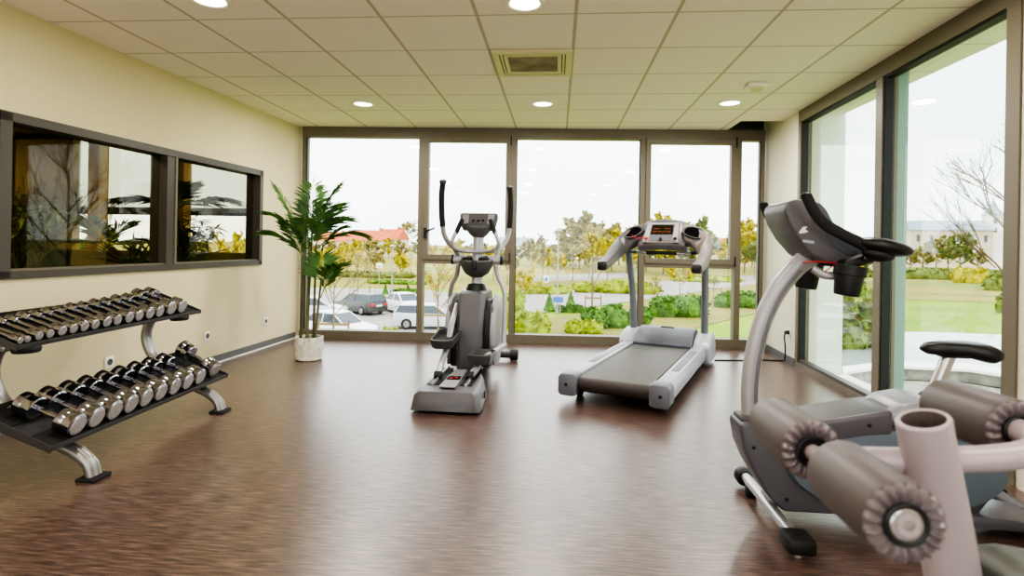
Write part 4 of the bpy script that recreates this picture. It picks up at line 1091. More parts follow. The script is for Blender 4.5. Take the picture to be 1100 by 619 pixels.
# ------------------------------------------------------------------ exercise bike (facing left, seen from its side)
def build_bike():
    t = thing('exercise_bike', 'grey upright exercise bike with black handlebars and saddle by the right window', 'exercise machine', (1.4, 2.56, 0))
    X = lambda x: x - 1.4
    def P(x, y, z): return (X(x), y, z)
    # shell
    out = [(0.795, 0.40), (0.80, 0.43), (0.86, 0.44), (0.93, 0.425), (1.06, 0.435), (1.18, 0.455), (1.34, 0.492), (1.42, 0.53), (1.52, 0.545), (1.66, 0.525), (1.78, 0.45), (1.84, 0.33), (1.84, 0.20), (1.76, 0.09), (1.6, 0.055), (1.1, 0.06), (0.98, 0.06), (0.91, 0.13), (0.845, 0.24), (0.81, 0.32)]
    sh = MB().prism([(X(a), b) for a, b in out], (0, 0, 0), (1, 0, 0), (0, 0, 1), (0, 1, 0), -0.085, 0.085, 0.022, 3).build('shell', M['bgrey'], t, ang=40)
    hood = [(0.90, 0.38), (0.93, 0.44), (1.06, 0.455), (1.18, 0.478), (1.33, 0.508), (1.40, 0.52), (1.40, 0.40), (1.2, 0.375), (1.0, 0.34)]
    MB().prism([(X(a), b) for a, b in hood], (0, 0, 0), (1, 0, 0), (0, 0, 1), (0, 1, 0), -0.122, 0.122, 0.02, 3).build('hood', M['bgrey'], sh, ang=40)
    hump = [(1.37, 0.50), (1.44, 0.545), (1.54, 0.565), (1.66, 0.545), (1.76, 0.48), (1.70, 0.43), (1.5, 0.44), (1.40, 0.45)]
    MB().prism([(X(a), b) for a, b in hump], (0, 0, 0), (1, 0, 0), (0, 0, 1), (0, 1, 0), -0.122, 0.122, 0.025, 3).build('rear_hump', M['bhood'], sh, ang=40)
    for s in (-1, 1):
        sec = lambda k, d: [V((X(1.42) + 0.435 * k * math.cos(a), s * d, 0.262 + 0.178 * k * math.sin(a))) for a in [2 * PI * j / 64 for j in range(64)]]
        dc = MB().loft([sec(1.0, 0.08), sec(1.0, 0.10), sec(0.97, 0.118), sec(0.86, 0.124), sec(0.5, 0.128)]).build('side_disc', M['bblue'], sh); recalc(dc)
        for (x, z) in ((0.85, 0.33), (1.30, 0.455), (0.99, 0.115)):
            MB().cyl((X(x), s * 0.084, z), (X(x), s * 0.126 if x > 1.2 else s * 0.088, z), 0.008, n=10).build('screw', M['black'], sh)
        cr = MB().tube([(X(1.46), s * 0.135, 0.30), (X(1.46 + s * 0.09), s * 0.15, 0.30 + s * 0.14)], 0.014, n=10, smooth=False).build('crank', M['edark'], t)
        MB().box((X(1.46 + s * 0.09), s * 0.205, 0.30 + s * 0.14), (0.10, 0.10, 0.03), 0.01).build('pedal', M['black'], cr)
    # mast collar and curved mast
    MB().box((X(0.86), 0, 0.435), (0.11, 0.12, 0.03), 0.012).build('mast_collar', M['edark'], t)
    m = MB().tube([P(0.862, 0, 0.42), P(0.858, 0, 0.55), P(0.868, 0, 0.68), P(0.905, 0, 0.85), P(0.965, 0, 0.99), P(1.045, 0, 1.10), P(1.13, 0, 1.165)], [0.036, 0.037, 0.038, 0.040, 0.042, 0.044, 0.044], n=20, ry=0.030, up=(1, 0, 0)).build('mast', M['silver'], t)
    MB().tube([P(0.88, -0.026, 0.46), P(0.876, -0.027, 0.55), P(0.886, -0.027, 0.68), P(0.922, -0.027, 0.85), P(0.98, -0.027, 0.99), P(1.055, -0.027, 1.09)], 0.008, n=8).build('mast_groove', M['tgrey'], m)
    # console pod
    pod = [(0.945, 1.345), (0.955, 1.375), (1.0, 1.392), (1.055, 1.385), (1.10, 1.345), (1.135, 1.27), (1.175, 1.215), (1.235, 1.185), (1.265, 1.15), (1.255, 1.125), (1.19, 1.115), (1.12, 1.125), (1.06, 1.155), (1.0, 1.225), (0.962, 1.29)]
    pd = MB().prism([(X(a), b) for a, b in pod], (0, 0, 0), (1, 0, 0), (0, 0, 1), (0, 1, 0), -0.125, 0.125, 0.03, 3).build('console', M['egrey'], t, ang=40)
    fc = [(1.052, 1.375), (1.088, 1.38), (1.118, 1.345), (1.152, 1.278), (1.192, 1.224), (1.245, 1.198), (1.278, 1.158), (1.268, 1.13), (1.235, 1.125), (1.20, 1.15), (1.14, 1.19), (1.10, 1.26), (1.075, 1.32)]
    cf = MB().prism([(X(a), b) for a, b in fc], (0, 0, 0), (1, 0, 0), (0, 0, 1), (0, 1, 0), -0.13, 0.13, 0.02, 3).build('console_face', M['bface'], pd, ang=40)
    nn = V((0.82, 0, 0.57))
    MB().prism([(-0.09, -0.07), (0.09, -0.07), (0.09, 0.05), (-0.09, 0.05)], V((X(1.137), 0, 1.315)), (0, 1, 0), V((-0.5, 0, 0.86)), V((0.86, 0, 0.5)), -0.01, 0.006).build('screen', M['screen'], pd, smooth=False)
    # small pale emblem on the side of the pod
    em = MB().prism([(0.0, 0.0), (0.012, 0.016), (0.030, 0.018), (0.020, 0.006), (0.034, -0.004), (0.014, -0.010), (-0.004, -0.012)], (X(1.008), -0.1265, 1.258), (1, 0, 0), (0, 0, 1), (0, -1, 0), 0, 0.002)
    em.build('emblem', M['white'], pd, smooth=False)
    MB().prism([(0, 0), (0.045, -0.006), (0.045, -0.018), (0.0, -0.012)], (X(1.02), -0.1265, 1.222), (1, 0, 0), (0, 0, 1), (0, -1, 0), -0.002, 0.002).build('badge', M['tlight'], pd, smooth=False)
    # handlebars
    for s, y in ((-1, -0.235), (1, 0.235)):
        h = MB().tube([P(0.985, y, 1.395), P(1.015, y, 1.335), P(1.055, y, 1.285), P(1.125, y, 1.243), P(1.20, y, 1.205), P(1.275, y * 0.98, 1.165)], [0.021, 0.022, 0.022, 0.022, 0.024, 0.03], n=14).build('handlebar', M['foam'], t)
        MB().ell(P(0.985, y, 1.397), (0.021, 0.021, 0.012), 14, 8).build('end_cap', M['black'], h)
        rot = Matrix.Rotation(R(11), 3, 'Y')
        MB().ell(P(1.285, y, 1.195), (0.108, 0.065, 0.034), 24, 10, rot).build('elbow_pad', M['leather'], h)
        MB().ell(P(1.262, y, 1.165), (0.06, 0.045, 0.03), 18, 8, rot).build('pad_base', M['black'], h)
        MB().cyl(P(1.19, y * 0.55, 1.14), P(1.25, y * 0.9, 1.155), 0.012, n=12).build('bracket', M['silverm'], h)
    # bottle tray and two cup holders
    MB().prism([(1.16, 1.135), (1.235, 1.165), (1.285, 1.16), (1.275, 1.135), (1.20, 1.11), (1.14, 1.11)], (X(0), 0, 0), (1, 0, 0), (0, 0, 1), (0, 1, 0), -0.2, 0.2, 0.008).build('tray', M['black'], t)
    for y in (-0.175, 0.20):
        cp = MB().lathe([(0.001, -0.125), (0.044, -0.12), (0.048, -0.11), (0.053, -0.04), (0.06, -0.038), (0.062, 0.0), (0.055, 0.002), (0.05, -0.03), (0.001, -0.03)], P(1.19, y, 1.115), (0.14, 0, 1), 28).build('cup_holder', M['black'], t)
    MB().tube([P(1.075, -0.10, 1.10), P(1.11, -0.12, 1.075), P(1.16, -0.13, 1.075), P(1.20, -0.12, 1.09)], 0.018, n=12).build('lower_bar', M['silver'], t)
    MB().tube([P(1.055, -0.05, 1.125), P(1.09, -0.13, 1.13), P(1.17, -0.14, 1.125), P(1.20, -0.14, 1.135)], 0.003, n=6).build('red_cord', M['red'], t)
    MB().tube([P(1.11, -0.13, 1.09), P(1.14, -0.135, 1.115), P(1.16, -0.14, 1.125)], 0.003, n=6).build('red_cord', M['red'], t)
    # saddle and post
    MB().tube([P(1.60, 0, 0.50), P(1.69, 0, 0.745)], 0.032, n=18, ry=0.026, smooth=False).build('seat_post', M['silverm'], t)
    MB().lathe([(0.05, 0.0), (0.05, 0.03), (0.04, 0.05), (0.001, 0.05)], P(1.605, 0, 0.515), (0.34, 0, 0.94), 20).build('post_clamp', M['black'], t)
    secs = []
    for x, w, zt, zb in ((1.575, 0.016, 0.770, 0.752), (1.60, 0.034, 0.788, 0.738), (1.66, 0.044, 0.796, 0.735), (1.73, 0.062, 0.797, 0.735), (1.78, 0.092, 0.795, 0.722), (1.82, 0.10, 0.792, 0.712), (1.845, 0.09, 0.782, 0.722), (1.858, 0.07, 0.765, 0.735)):
        zm, hh = (zt + zb) / 2, (zt - zb) / 2
        secs.append([V((X(x), w * math.copysign(abs(math.cos(a)) ** 0.7, math.cos(a)), zm + hh * math.copysign(abs(math.sin(a)) ** 0.7, math.sin(a)))) for a in [2 * PI * k / 22 for k in range(22)]])
    sd = MB().loft(secs).build('saddle', M['leather'], t, ang=70); recalc(sd)
    MB().box(P(1.71, 0, 0.737), (0.12, 0.06, 0.02), 0.006).build('saddle_clamp', M['black'], sd)
    # stabilisers
    fb = MB().cyl((X(0.937), -0.27, 0.062), (X(0.937), 0.28, 0.062), 0.024, n=18).build('front_stabiliser', M['silverm'], t)
    MB().box((X(0.94), -0.315, 0.055), (0.105, 0.115, 0.062), 0.016).build('end_cap', M['black'], fb)
    MB().cyl((X(0.94), -0.315, 0.0), (X(0.94), -0.315, 0.03), 0.018, n=12).build('levelling_foot', M['silverm'], fb)
    MB().lathe([(0.001, 0), (0.035, 0.0), (0.042, 0.01), (0.042, 0.05), (0.035, 0.06), (0.001, 0.06)], (X(0.937), 0.27, 0.055), (0, 1, 0), 20).build('wheel', M['black'], fb)
    MB().box((X(0.937), 0.2, 0.025), (0.05, 0.04, 0.05), 0.01).build('end_foot', M['black'], fb)
    MB().prism([(0.925, 0.09), (0.99, 0.135), (1.05, 0.13), (1.02, 0.075), (0.945, 0.065)], (X(0), 0, 0), (1, 0, 0), (0, 0, 1), (0, 1, 0), -0.055, 0.055, 0.008).build('front_bracket', M['tgrey'], t)
    rb = MB().prism([(1.70, 0.10), (1.86, 0.095), (2.05, 0.065), (2.12, 0.05), (2.12, 0.035), (1.9, 0.045), (1.70, 0.05)], (X(0), 0, 0), (1, 0, 0), (0, 0, 1), (0, 1, 0), -0.12, 0.12, 0.008).build('rear_rail', M['bgrey'], t)
    rs = MB().cyl((X(2.06), -0.26, 0.05), (X(2.06), 0.26, 0.05), 0.03, n=18).build('rear_stabiliser', M['edark'], t)
    for s in (-1, 1):
        MB().box((X(2.06), s * 0.27, 0.04), (0.10, 0.09, 0.08), 0.016).build('end_cap', M['black'], rs)

# ------------------------------------------------------------------ leg curl machine close to the camera
def build_leg_machine():
    t = thing('leg_curl_machine', 'pale pinkish exercise frame with grey roller pads close to the camera', 'exercise machine', (0.64, 0.97, 0))
    ox, oy = 0.64, 0.97
    def P(x, y, z): return (x - ox, y - oy, z)
    # post: open oval tube
    path = [((0.598, 0.965, 0.905), 0.040, 0.037), ((0.610, 0.971, 0.86), 0.040, 0.037), ((0.637, 0.984, 0.76), 0.041, 0.038), ((0.680, 1.004, 0.60), 0.042, 0.039), ((0.76, 1.042, 0.30), 0.044, 0.04), ((0.826, 1.073, 0.05), 0.045, 0.042)]
    d = (V(path[1][0]) - V(path[0][0])).normalized()
    def ring(c, a, b):
        u = V((1, 0, 0)); u = (u - d * u.dot(d)).normalized(); w = d.cross(u)
        return [V(P(*c)) + u * (a * math.cos(k)) + w * (b * math.sin(k)) for k in [2 * PI * j / 40 for j in range(40)]]
    top = path[0]
    secs = [ring(c, a, b) for c, a, b in path[::-1]]
    secs.append(ring((top[0][0], top[0][1], top[0][2] + 0.003), top[1] - 0.002, top[2] - 0.002))
    secs.append(ring((top[0][0], top[0][1], top[0][2] + 0.002), top[1] - 0.008, top[2] - 0.008))
    o = MB(); o.loft(secs, cap=False)
    post = o.build('post', M['pink'], t); recalc(post)
    i = MB().loft([ring((top[0][0], top[0][1], top[0][2] + 0.001), top[1] - 0.008, top[2] - 0.008), ring((0.626, 0.979, 0.80), 0.032, 0.029)], cap=False)
    i.f.append(tuple(range(40, 80)))
    i.build('post_inside', M['tube_in'], post)
    # cross bar: left end meets the left axle, right end turns away into the right axle
    LA = (0.462, 0.825); RA = (0.815, 0.868)
    MB().tube([P(0.462, 1.005, 0.822), P(0.54, 1.0, 0.825), P(0.62, 0.99, 0.832), P(0.72, 0.985, 0.842), P(0.775, 0.988, 0.852), P(0.805, 1.005, 0.862), P(0.813, 1.05, 0.868), P(0.815, 1.12, 0.868)], 0.021, n=20, steps=8).build('cross_bar', M['pink'], t)
    ax = MB().cyl(P(LA[0], 0.77, LA[1] - 0.003), P(LA[0], 1.26, LA[1] - 0.012), 0.0145, n=20).build('axle', M['pink'], t)
    ax2 = MB().cyl(P(RA[0], 0.99, RA[1]), P(RA[0], 1.27, RA[1] - 0.01), 0.0145, n=20).build('axle', M['pink'], t)
    def pad(c0, c1, r, cap):
        c0, c1 = V(P(*c0)), V(P(*c1))
        dd = (c0 - c1); L = dd.length; dd.normalize()
        prof = [(r * 0.30, 0.0), (r * 0.8, 0.0), (r * 0.97, L * 0.03), (r, L * 0.08), (r * 0.995, L * 0.5), (r, L * 0.92), (r * 0.965, L * 0.97)]
        root = MB().lathe(prof, c1, dd, 40).build('roller_pad', M['pad'], t)
        # gathered vinyl round the end: radial pleats
        def wob(k, a, rr, h):
            s = math.sin(19 * a + 0.6 * math.sin(3 * a))
            return rr * (1 + 0.012 * s), h + (0.0038 * s if k in (1, 2, 3, 4) else 0)
        MB().lathe([(r * 0.965, L * 0.965), (r * 0.93, L * 0.99), (r * 0.84, L * 1.012), (r * 0.72, L * 1.015), (r * 0.62, L * 1.005), (r * 0.5, L * 0.985), (r * 0.46, L * 0.97)], c1, dd, 152, wob).build('pad_end', M['padend'], root)
        MB().lathe([(r * 0.53, L * 0.99), (r * 0.53, L * 1.012), (r * 0.48, L * 1.02), (r * 0.41, L * 1.012), (r * 0.40, L * 0.985)], c1, dd, 36).build('end_ring', M['black'], root)
        if cap:
            MB().lathe([(r * 0.40, L * 0.99), (r * 0.40, L * 1.012), (r * 0.36, L * 1.022), (r * 0.2, L * 1.024), (r * 0.17, L * 1.034), (r * 0.001, L * 1.036)], c1, dd, 32).build('end_cap', M['silverm'], root)
        return root
    r = 0.0545
    pad((LA[0], 0.776, LA[1] - 0.004), (LA[0], 0.952, LA[1] - 0.005), r, True)
    pad((LA[0], 1.045, LA[1] - 0.007), (LA[0], 1.23, LA[1] - 0.010), r, False)
    pad((RA[0], 1.055, RA[1] - 0.002), (RA[0] + 0.0, 1.25, RA[1] - 0.008), r, False)
    # seat pad and its frame low at the right
    q = MB().box(P(0.93, 0.90, 0.615), (0.46, 0.30, 0.10), 0.045, Matrix.Rotation(R(7), 3, 'Y'), 4)
    q.build('seat', M['seatpad'], t)
    MB().tube([P(0.733, 1.03, 0.40), P(0.85, 0.89, 0.48), P(0.95, 0.90, 0.56)], 0.03, n=14).build('seat_support', M['pink'], t)
    fr = MB().tube([P(0.826, 1.07, 0.04), P(1.05, 0.98, 0.04), P(1.45, 0.88, 0.04)], 0.035, n=14).build('base_rail', M['pink'], t)
    MB().tube([P(1.08, 0.89, 0.045), P(1.06, 0.895, 0.3), P(1.04, 0.90, 0.56)], 0.03, n=14).build('seat_post', M['pink'], t)
    for x in (0.826, 1.43):
        f2 = MB().tube([P(x, 0.62, 0.03), P(x, 1.16, 0.03)], 0.03, n=14, smooth=False).build('foot_bar', M['pink'], t)
        for y in (0.62, 1.16):
            MB().cyl(P(x, y - 0.012, 0.0), P(x, y + 0.012, 0.03), 0.034, n=14).build('foot_cap', M['black'], f2)
# ------------------------------------------------------------------ outdoors
def flat(name, px, m, dz, kind='structure'):
    pts = [gp(*p) for p in px]
    a = 0
    q = MB().add([(p.x, p.y, GZ + dz) for p in pts], [tuple(range(len(pts)))])
    o = q.build(name, m, None, smooth=False)
    o['kind'] = kind
    if o.data.polygons[0].normal.z < 0:
        o.data.flip_normals()
    return o

def tree_mesh(h, spread, leaf, n, sz, bark='bark', trunk_r=0.06, seed=1, levels=3, clear=0.3, shape=1.0, label=None, cat='tree', name='tree', group=None, loc=(0, 0, 0), poplar=False):
    global rnd
    keep = rnd; rnd = random.Random(seed)
    t = thing(name, label, cat, loc, 0, group)
    q = MB(); tips = []
    def br(p, d, L, r, dep):
        e = p + d * L
        mid = (p + e) / 2 + V((rnd.gauss(0, .04), rnd.gauss(0, .04), 0)) * L
        q.tube([p, mid, e], [r, r * .8, r * .6], n=5, steps=2, cap=False)
        tips.append((p, e))
        if dep:
            for k in range(4 if dep > 1 else 3):
                a = rnd.uniform(0, 2 * PI)
                sp = spread * rnd.uniform(.5, 1.0)
                dd = (d + V((math.cos(a) * sp, math.sin(a) * sp, rnd.uniform(0.0, .3)))).normalized()
                br(p.lerp(e, rnd.uniform(.4, 1.0)), dd, L * rnd.uniform(.5, .75), r * .55, dep - 1)
    tr = h * clear
    q.tube([(0, 0, -0.1), (rnd.gauss(0, .02), rnd.gauss(0, .02), tr * .6), (0, 0, tr), (0, 0, h * 0.8)], [trunk_r, trunk_r * .85, trunk_r * .7, trunk_r * .25], n=7, steps=3)
    nb = 9
    for k in range(nb):
        a = k * 2.4 + rnd.uniform(-.3, .3)
        z = tr + (h * 0.72 - tr) * k / (nb - 1)
        d = V((math.cos(a) * spread, math.sin(a) * spread, 0.75)).normalized()
        br(V((0, 0, z)), d, h * 0.30 * shape * (1 - 0.45 * k / nb), trunk_r * .42, levels - 1)
    q.build('trunk', M[bark], t, smooth=False)
    if n:
        c = MB()
        def pt():
            p, e = tips[rnd.randrange(len(tips))]
            k = p.lerp(e, rnd.random())
            return k + V((rnd.gauss(0, .06), rnd.gauss(0, .06), rnd.gauss(0, .06))) * h * 0.25
        c.cloud(n, pt, sz)
        c.build('foliage', M[leaf], t, smooth=False)
    rnd = keep
    return t

def bush(loc, rad, leaf, n, sz, label, name='shrub', group=None, seed=1, core=None):
    global rnd
    keep = rnd; rnd = random.Random(seed)
    t = thing(name, label, 'shrub', loc, 0, group)
    q = MB()
    bl = [(V((rnd.uniform(-.75, .75) * rad[0], rnd.uniform(-.6, .6) * rad[1], rad[2] * rnd.uniform(.15, .45))), rnd.uniform(.5, .75)) for _ in range(7)]
    bl.append((V((0, 0, rad[2] * .3)), .8))
    for c, k in bl:
        q.ell(c, (rad[0] * .48 * k, rad[1] * .6 * k, rad[2] * .72 * k), 10, 6)
    def pt():
        c, k = bl[rnd.randrange(len(bl))]
        d = V((rnd.gauss(0, 1), rnd.gauss(0, 1), rnd.gauss(.3, 1))).normalized()
        return c + V((d.x * rad[0] * .52 * k, d.y * rad[1] * .65 * k, d.z * rad[2] * .78 * k)) * rnd.uniform(.9, 1.08)
    q.cloud(n, pt, sz)
    q.build('foliage', M[leaf], t, smooth=False)
    rnd = keep
    return t

def car(loc, rz, paint, label, estate=False):
    t = thing('car', label, 'car', loc, rz, 'cars in the car park below')
    L, W = 4.4, 1.74
    def sec(x, w, zb, zt, r=0.08):
        return [V((x, -w, zb)), V((x, w, zb)), V((x, w, (zb + zt) * .55)), V((x, w - r, zt)), V((x, -w + r, zt)), V((x, -w, (zb + zt) * .55))]
    w = W / 2
    body = MB().loft([sec(2.2, w * .72, .36, .62), sec(2.05, w * .92, .22, .72), sec(1.3, w, .20, .86), sec(.6, w, .20, .92), (sec(-1.2, w, .20, .95)), sec(-1.9, w, .22, .97 if not estate else 1.0), sec(-2.12, w * .93, .25, .9), sec(-2.2, w * .85, .36, .72)]).build('body', M[paint], t, ang=40)
    recalc(body)
    xr = -1.5 if not estate else -2.0
    cab = MB().loft([[V((1.05, -w * .86, .88)), V((1.05, w * .86, .88)), V((-1.75 if not estate else -2.08, w * .86, .94)), V((-1.75 if not estate else -2.08, -w * .86, .94))],
                     [V((0.28, -w * .70, 1.39)), V((0.28, w * .70, 1.39)), V((-1.0 if not estate else -1.8, w * .70, 1.40)), V((-1.0 if not estate else -1.8, -w * .70, 1.40))]]).build('windows', M['cargl'], t, smooth=False)
    recalc(cab)
    r1 = -1.02 if not estate else -1.82
    rf = MB().loft([[V((0.34, -w * .72, 1.37)), V((0.34, w * .72, 1.37)), V((r1, w * .72, 1.38)), V((r1, -w * .72, 1.38))], [V((0.2, -w * .62, 1.44)), V((0.2, w * .62, 1.44)), V((r1 + .12, w * .62, 1.45)), V((r1 + .12, -w * .62, 1.45))]]).build('roof', M[paint], t, smooth=False)
    recalc(rf)
    q = MB()
    for s in (-1, 1):
        q.tube([(1.03, s * w * .86, .89), (0.28, s * w * .71, 1.39)], .035, n=5, smooth=False)
        q.tube([(-0.35, s * w * .87, .92), (-0.35, s * w * .71, 1.39)], .035, n=5, smooth=False)
        q.tube([(-1.72 if not estate else -2.05, s * w * .86, .94), (r1, s * w * .71, 1.39)], .05, n=5, smooth=False)
    q.build('pillars', M[paint], t)
    for x in (1.38, -1.32):
        for s in (-1, 1):
            wh = MB().lathe([(.001, 0), (.31, 0), (.32, .03), (.32, .16), (.28, .19), (.001, .19)], (x, s * (w - .16), .32), (0, s, 0), 20).build('wheel', M['tyre'], t)
            MB().lathe([(.001, .196), (.19, .195), (.2, .18)], (x, s * (w - .16), .32), (0, s, 0), 16).build('hubcap', M['silverm'], wh)
    for s in (-1, 1):
        MB().box((-2.17, s * w * .68, .76), (.08, .36, .17), .02).build('tail_lamp', M['tail'], t)
        MB().box((2.1, s * w * .66, .62), (.12, .34, .13), .02).build('headlamp', M['silverm'], t)
    MB().box((-2.2, 0, .68), (.03, .5, .11)).build('number_plate', M['white'], t, smooth=False)
    return t

def house(name, loc, rz, L, D, H, RH, wall, roof, label, nw=4):
    t = thing(name, label, 'building', loc, rz)
    MB().box((0, 0, H / 2), (L, D, H)).build('walls', M[wall], t, smooth=False)
    MB().prism([(-D / 2 - .4, H), (D / 2 + .4, H), (0, H + RH)], (0, 0, 0), (0, 1, 0), (0, 0, 1), (1, 0, 0), -L / 2 - .3, L / 2 + .3).build('roof', M[roof], t, smooth=False)
    for i in range(nw):
        x = -L / 2 + L * (i + .5) / nw
        w = MB().box((x, -D / 2 - .03, H * .55), (L / nw * .35, .1, H * .36)).build('window', M['glz'], t, smooth=False)
    MB().box((L * .3, 0, H + RH * .9), (.8, .8, RH * .6)).build('chimney', M['roof'], t, smooth=False)
    return t

def build_outside():
    # ground
    g = MB()
    g.add([(-900, -60, GZ - .05), (900, -60, GZ - .05), (900, 1400, GZ - .05), (-900, 1400, GZ - .05)], [(0, 1, 2, 3)])
    struct('ground', g, M['grass'])
    struct('ground_bounce', MB().add([(-200, -60, GZ - .03), (200, -60, GZ - .03), (200, -3, GZ - .03), (-200, -3, GZ - .03)], [(0, 1, 2, 3)]), M['gravel'])  # added unseen pale ground, keeps the light bounced indoors neutral
    g = MB().add([(-900, 62, GZ - .02), (70, 62, GZ - .02), (260, 200, GZ - .02), (900, 330, GZ - .02), (900, 1400, GZ - .02), (-900, 1400, GZ - .02)], [(0, 1, 2, 3, 4, 5)])
    struct('ground_far', g, M['field'])
    flat('ground_parking', [(150, 420), (150, 318), (340, 309), (452, 311), (545, 322), (540, 352), (470, 372), (450, 420)], M['asphalt'], 0.0)
    flat('ground_road', [(470, 372), (545, 340), (640, 329), (700, 321), (760, 312), (850, 300), (850, 293), (760, 299), (690, 304), (640, 309), (560, 318), (480, 330)], M['asphalt'], 0.005)
    flat('ground_far_parking', [(555, 303), (640, 301), (690, 296), (690, 292), (555, 297)], M['asphalt'], 0.0)
    flat('ground_bank', [(620, 375), (700, 366), (752, 351), (792, 341), (840, 330), (840, 302), (760, 313), (700, 322), (600, 340), (560, 350), (545, 380)], M['rough'], -0.01)
    flat('path_curved', [(860, 283), (955, 283.5), (1020, 285), (1110, 288), (1110, 290.5), (1020, 287.5), (955, 286), (860, 285)], M['gravel'], 0.0)
    flat('path_lawn', [(860, 312), (1110, 320), (1110, 318.5), (860, 311)], M['gleaf'], 0.0)
    # pond and its stone edge
    w = flat('pond', [(862, 404), (948, 404), (1150, 418), (1150, 364), (1080, 360), (1000, 357), (945, 357), (862, 398)], M['water'], 0.02)
    for nm, px, m, z1 in (('trim_11', [(905, 409), (955, 402), (1040, 405), (1180, 425), (1180, 436), (1040, 412), (955, 408), (905, 416)], 'coping', 0.55), ('trim_12', [(905, 412), (955, 405), (1040, 408), (1180, 428), (1180, 434), (1040, 411), (955, 407), (905, 414)], 'stone', 0.45)):
        p = [gp(*a) for a in px]
        n = len(p)
        if m == 'coping':
            q = MB().loft([[V((a.x, a.y, GZ + .45)) for a in p], [V((a.x, a.y, GZ + z1)) for a in p]])
        else:
            q = MB().loft([[V((a.x, a.y, GZ)) for a in p], [V((a.x, a.y, GZ + z1)) for a in p]])
        recalc(struct(nm, q, M[m]))
    flat('ground_terrace', [(862, 404), (950, 408), (1040, 412), (1200, 440), (1300, 560), (862, 560)], M['stone'], 0.01)
    # cars
    def place(px, py): return tuple(gp(px, py))
    car(place(386, 336), math.atan2(.55, -.85), 'card', 'dark estate car parked between the palm and the white saloon', True)
    car(place(430, 335), math.atan2(.75, -.66), 'carw', 'white saloon car parked just left of the first window mullion')
    car(place(462, 352), math.atan2(.15, 1), 'cars', 'silver hatchback parked close behind the first window mullion', True)
    car(place(362, 364), math.atan2(-.35, 1), 'carw', 'white car nearest the building, cut by the window sill')
    car(place(336, 342), math.atan2(.3, 1), 'cars', 'silver car half hidden behind the palm stems')
    car(place(505, 330), math.atan2(.5, -.8), 'cars', 'silver car parked behind the elliptical trainer')
    # hedges and shrubs
    def sh(px, py, wpx, hpx, leaf, n, label, seed, dep=.8, sz=.16, name='shrub', group='garden shrubs'):
        p = gp(px, py); k = p.y / F_PX
        bush(tuple(p), (wpx * k / 2 * 1.15, wpx * k / 2 * dep, hpx * k), leaf, n, sz, label, name, group, seed)
    sh(660, 351, 68, 25, 'hleafd', 1500, 'broad green mounded shrub behind the left treadmill upright', 11)
    sh(738, 340, 66, 26, 'hleafd', 1500, 'round green shrub seen between the treadmill uprights', 12)
    sh(795, 330, 46, 18, 'hleafd', 900, 'green shrub mound left of the last window mullion', 13)
    sh(578, 360, 54, 28, 'yhleaf', 1300, 'yellow green shrub at the sill right of the elliptical trainer', 14)
    sh(618, 358, 44, 16, 'yhleaf', 800, 'low yellow green shrub left of the treadmill deck', 15)
    sh(553, 352, 26, 44, 'yhleaf', 700, 'tall loose shrub right behind the right swing handle', 16)
    sh(660, 315, 80, 14, 'yhleaf', 1100, 'yellow green hedge along the road behind the treadmill console', 17, .3, .2, 'hedge')
    sh(590, 316, 60, 9, 'yhleaf', 700, 'low hedge beside the blue and white road sign', 18, .3, .2, 'hedge')
    sh(770, 303, 90, 7, 'yhleaf', 800, 'thin hedge beyond the road at the right', 19, .3, .25, 'hedge')
    sh(400, 298, 90, 7, 'gleaf', 700, 'olive hedge strip beyond the car park', 20, .25, .25, 'hedge')
    sh(425, 305, 70, 5, 'hleaf', 600, 'green hedge strip right above the parked cars', 21, .25, .2, 'hedge')
    sh(432, 316, 30, 6, 'hleafd', 400, 'clipped low hedge between the two left cone bushes', 22, .3, .15, 'hedge')
    sh(612, 335.5, 26, 9, 'hleafd', 600, 'clipped low hedge below the two cone bushes', 23, .35, .14, 'hedge')
    sh(400, 322, 40, 6, 'yhleaf', 500, 'yellow green planting behind the dark estate car', 24, .4, .2)
    sh(420, 361, 20, 10, 'yhleaf', 300, 'yellow green shrub at the sill by the first mullion', 25, .7, .12)
    sh(1040, 304, 25, 17, 'yleaf', 600, 'bright yellow bush beyond the lawn at the right', 26, .9, .3)
    sh(1000, 300, 110, 12, 'gleaf', 1200, 'long olive hedge running behind the lawn at the right', 27, .25, .35, 'hedge')
    sh(1082, 312, 40, 20, 'gleaf', 600, 'tan green bush beside the right window frame', 28, .7, .3)
    sh(1080, 336, 18, 24, 'gleaf', 350, 'small dark shrub on the pond bank by the frame', 29, .7, .2)
    sh(900, 372, 90, 55, 'gleaf', 1800, 'rough olive shrub bank behind the left pane of the side window', 30, .5, .25)
    sh(905, 318, 90, 30, 'hleaf', 1200, 'green shrub belt further off behind the bike console', 31, .5, .3)
    # clipped cones
    for k, (px, py, hp, lab) in enumerate(((590, 334, 19, 'clipped cone bush left of the lamp post base'), (613, 327, 14, 'clipped cone bush right of the lamp post base'), (414, 316, 10, 'small clipped cone bush left of the left lamp post'), (438, 314, 9, 'small clipped cone bush right of the left lamp post'))):
        p = gp(px, py); s = p.y / F_PX; h = hp * s; r = h * .33
        t = thing('cone_bush', lab, 'shrub', tuple(p), 0, 'clipped cone bushes')
        q = MB().lathe([(r, 0), (r, h * .1), (r * .5, h * .55), (.02, h)], (0, 0, 0), (0, 0, 1), 14)
        def pt():
            z = rnd.random() ** 1.5; a = rnd.uniform(0, 2 * PI)
            return (r * (1 - z) * math.cos(a), r * (1 - z) * math.sin(a), h * z)
        q.cloud(250, pt, .09); q.build('foliage', M['hleafd'], t, smooth=False)
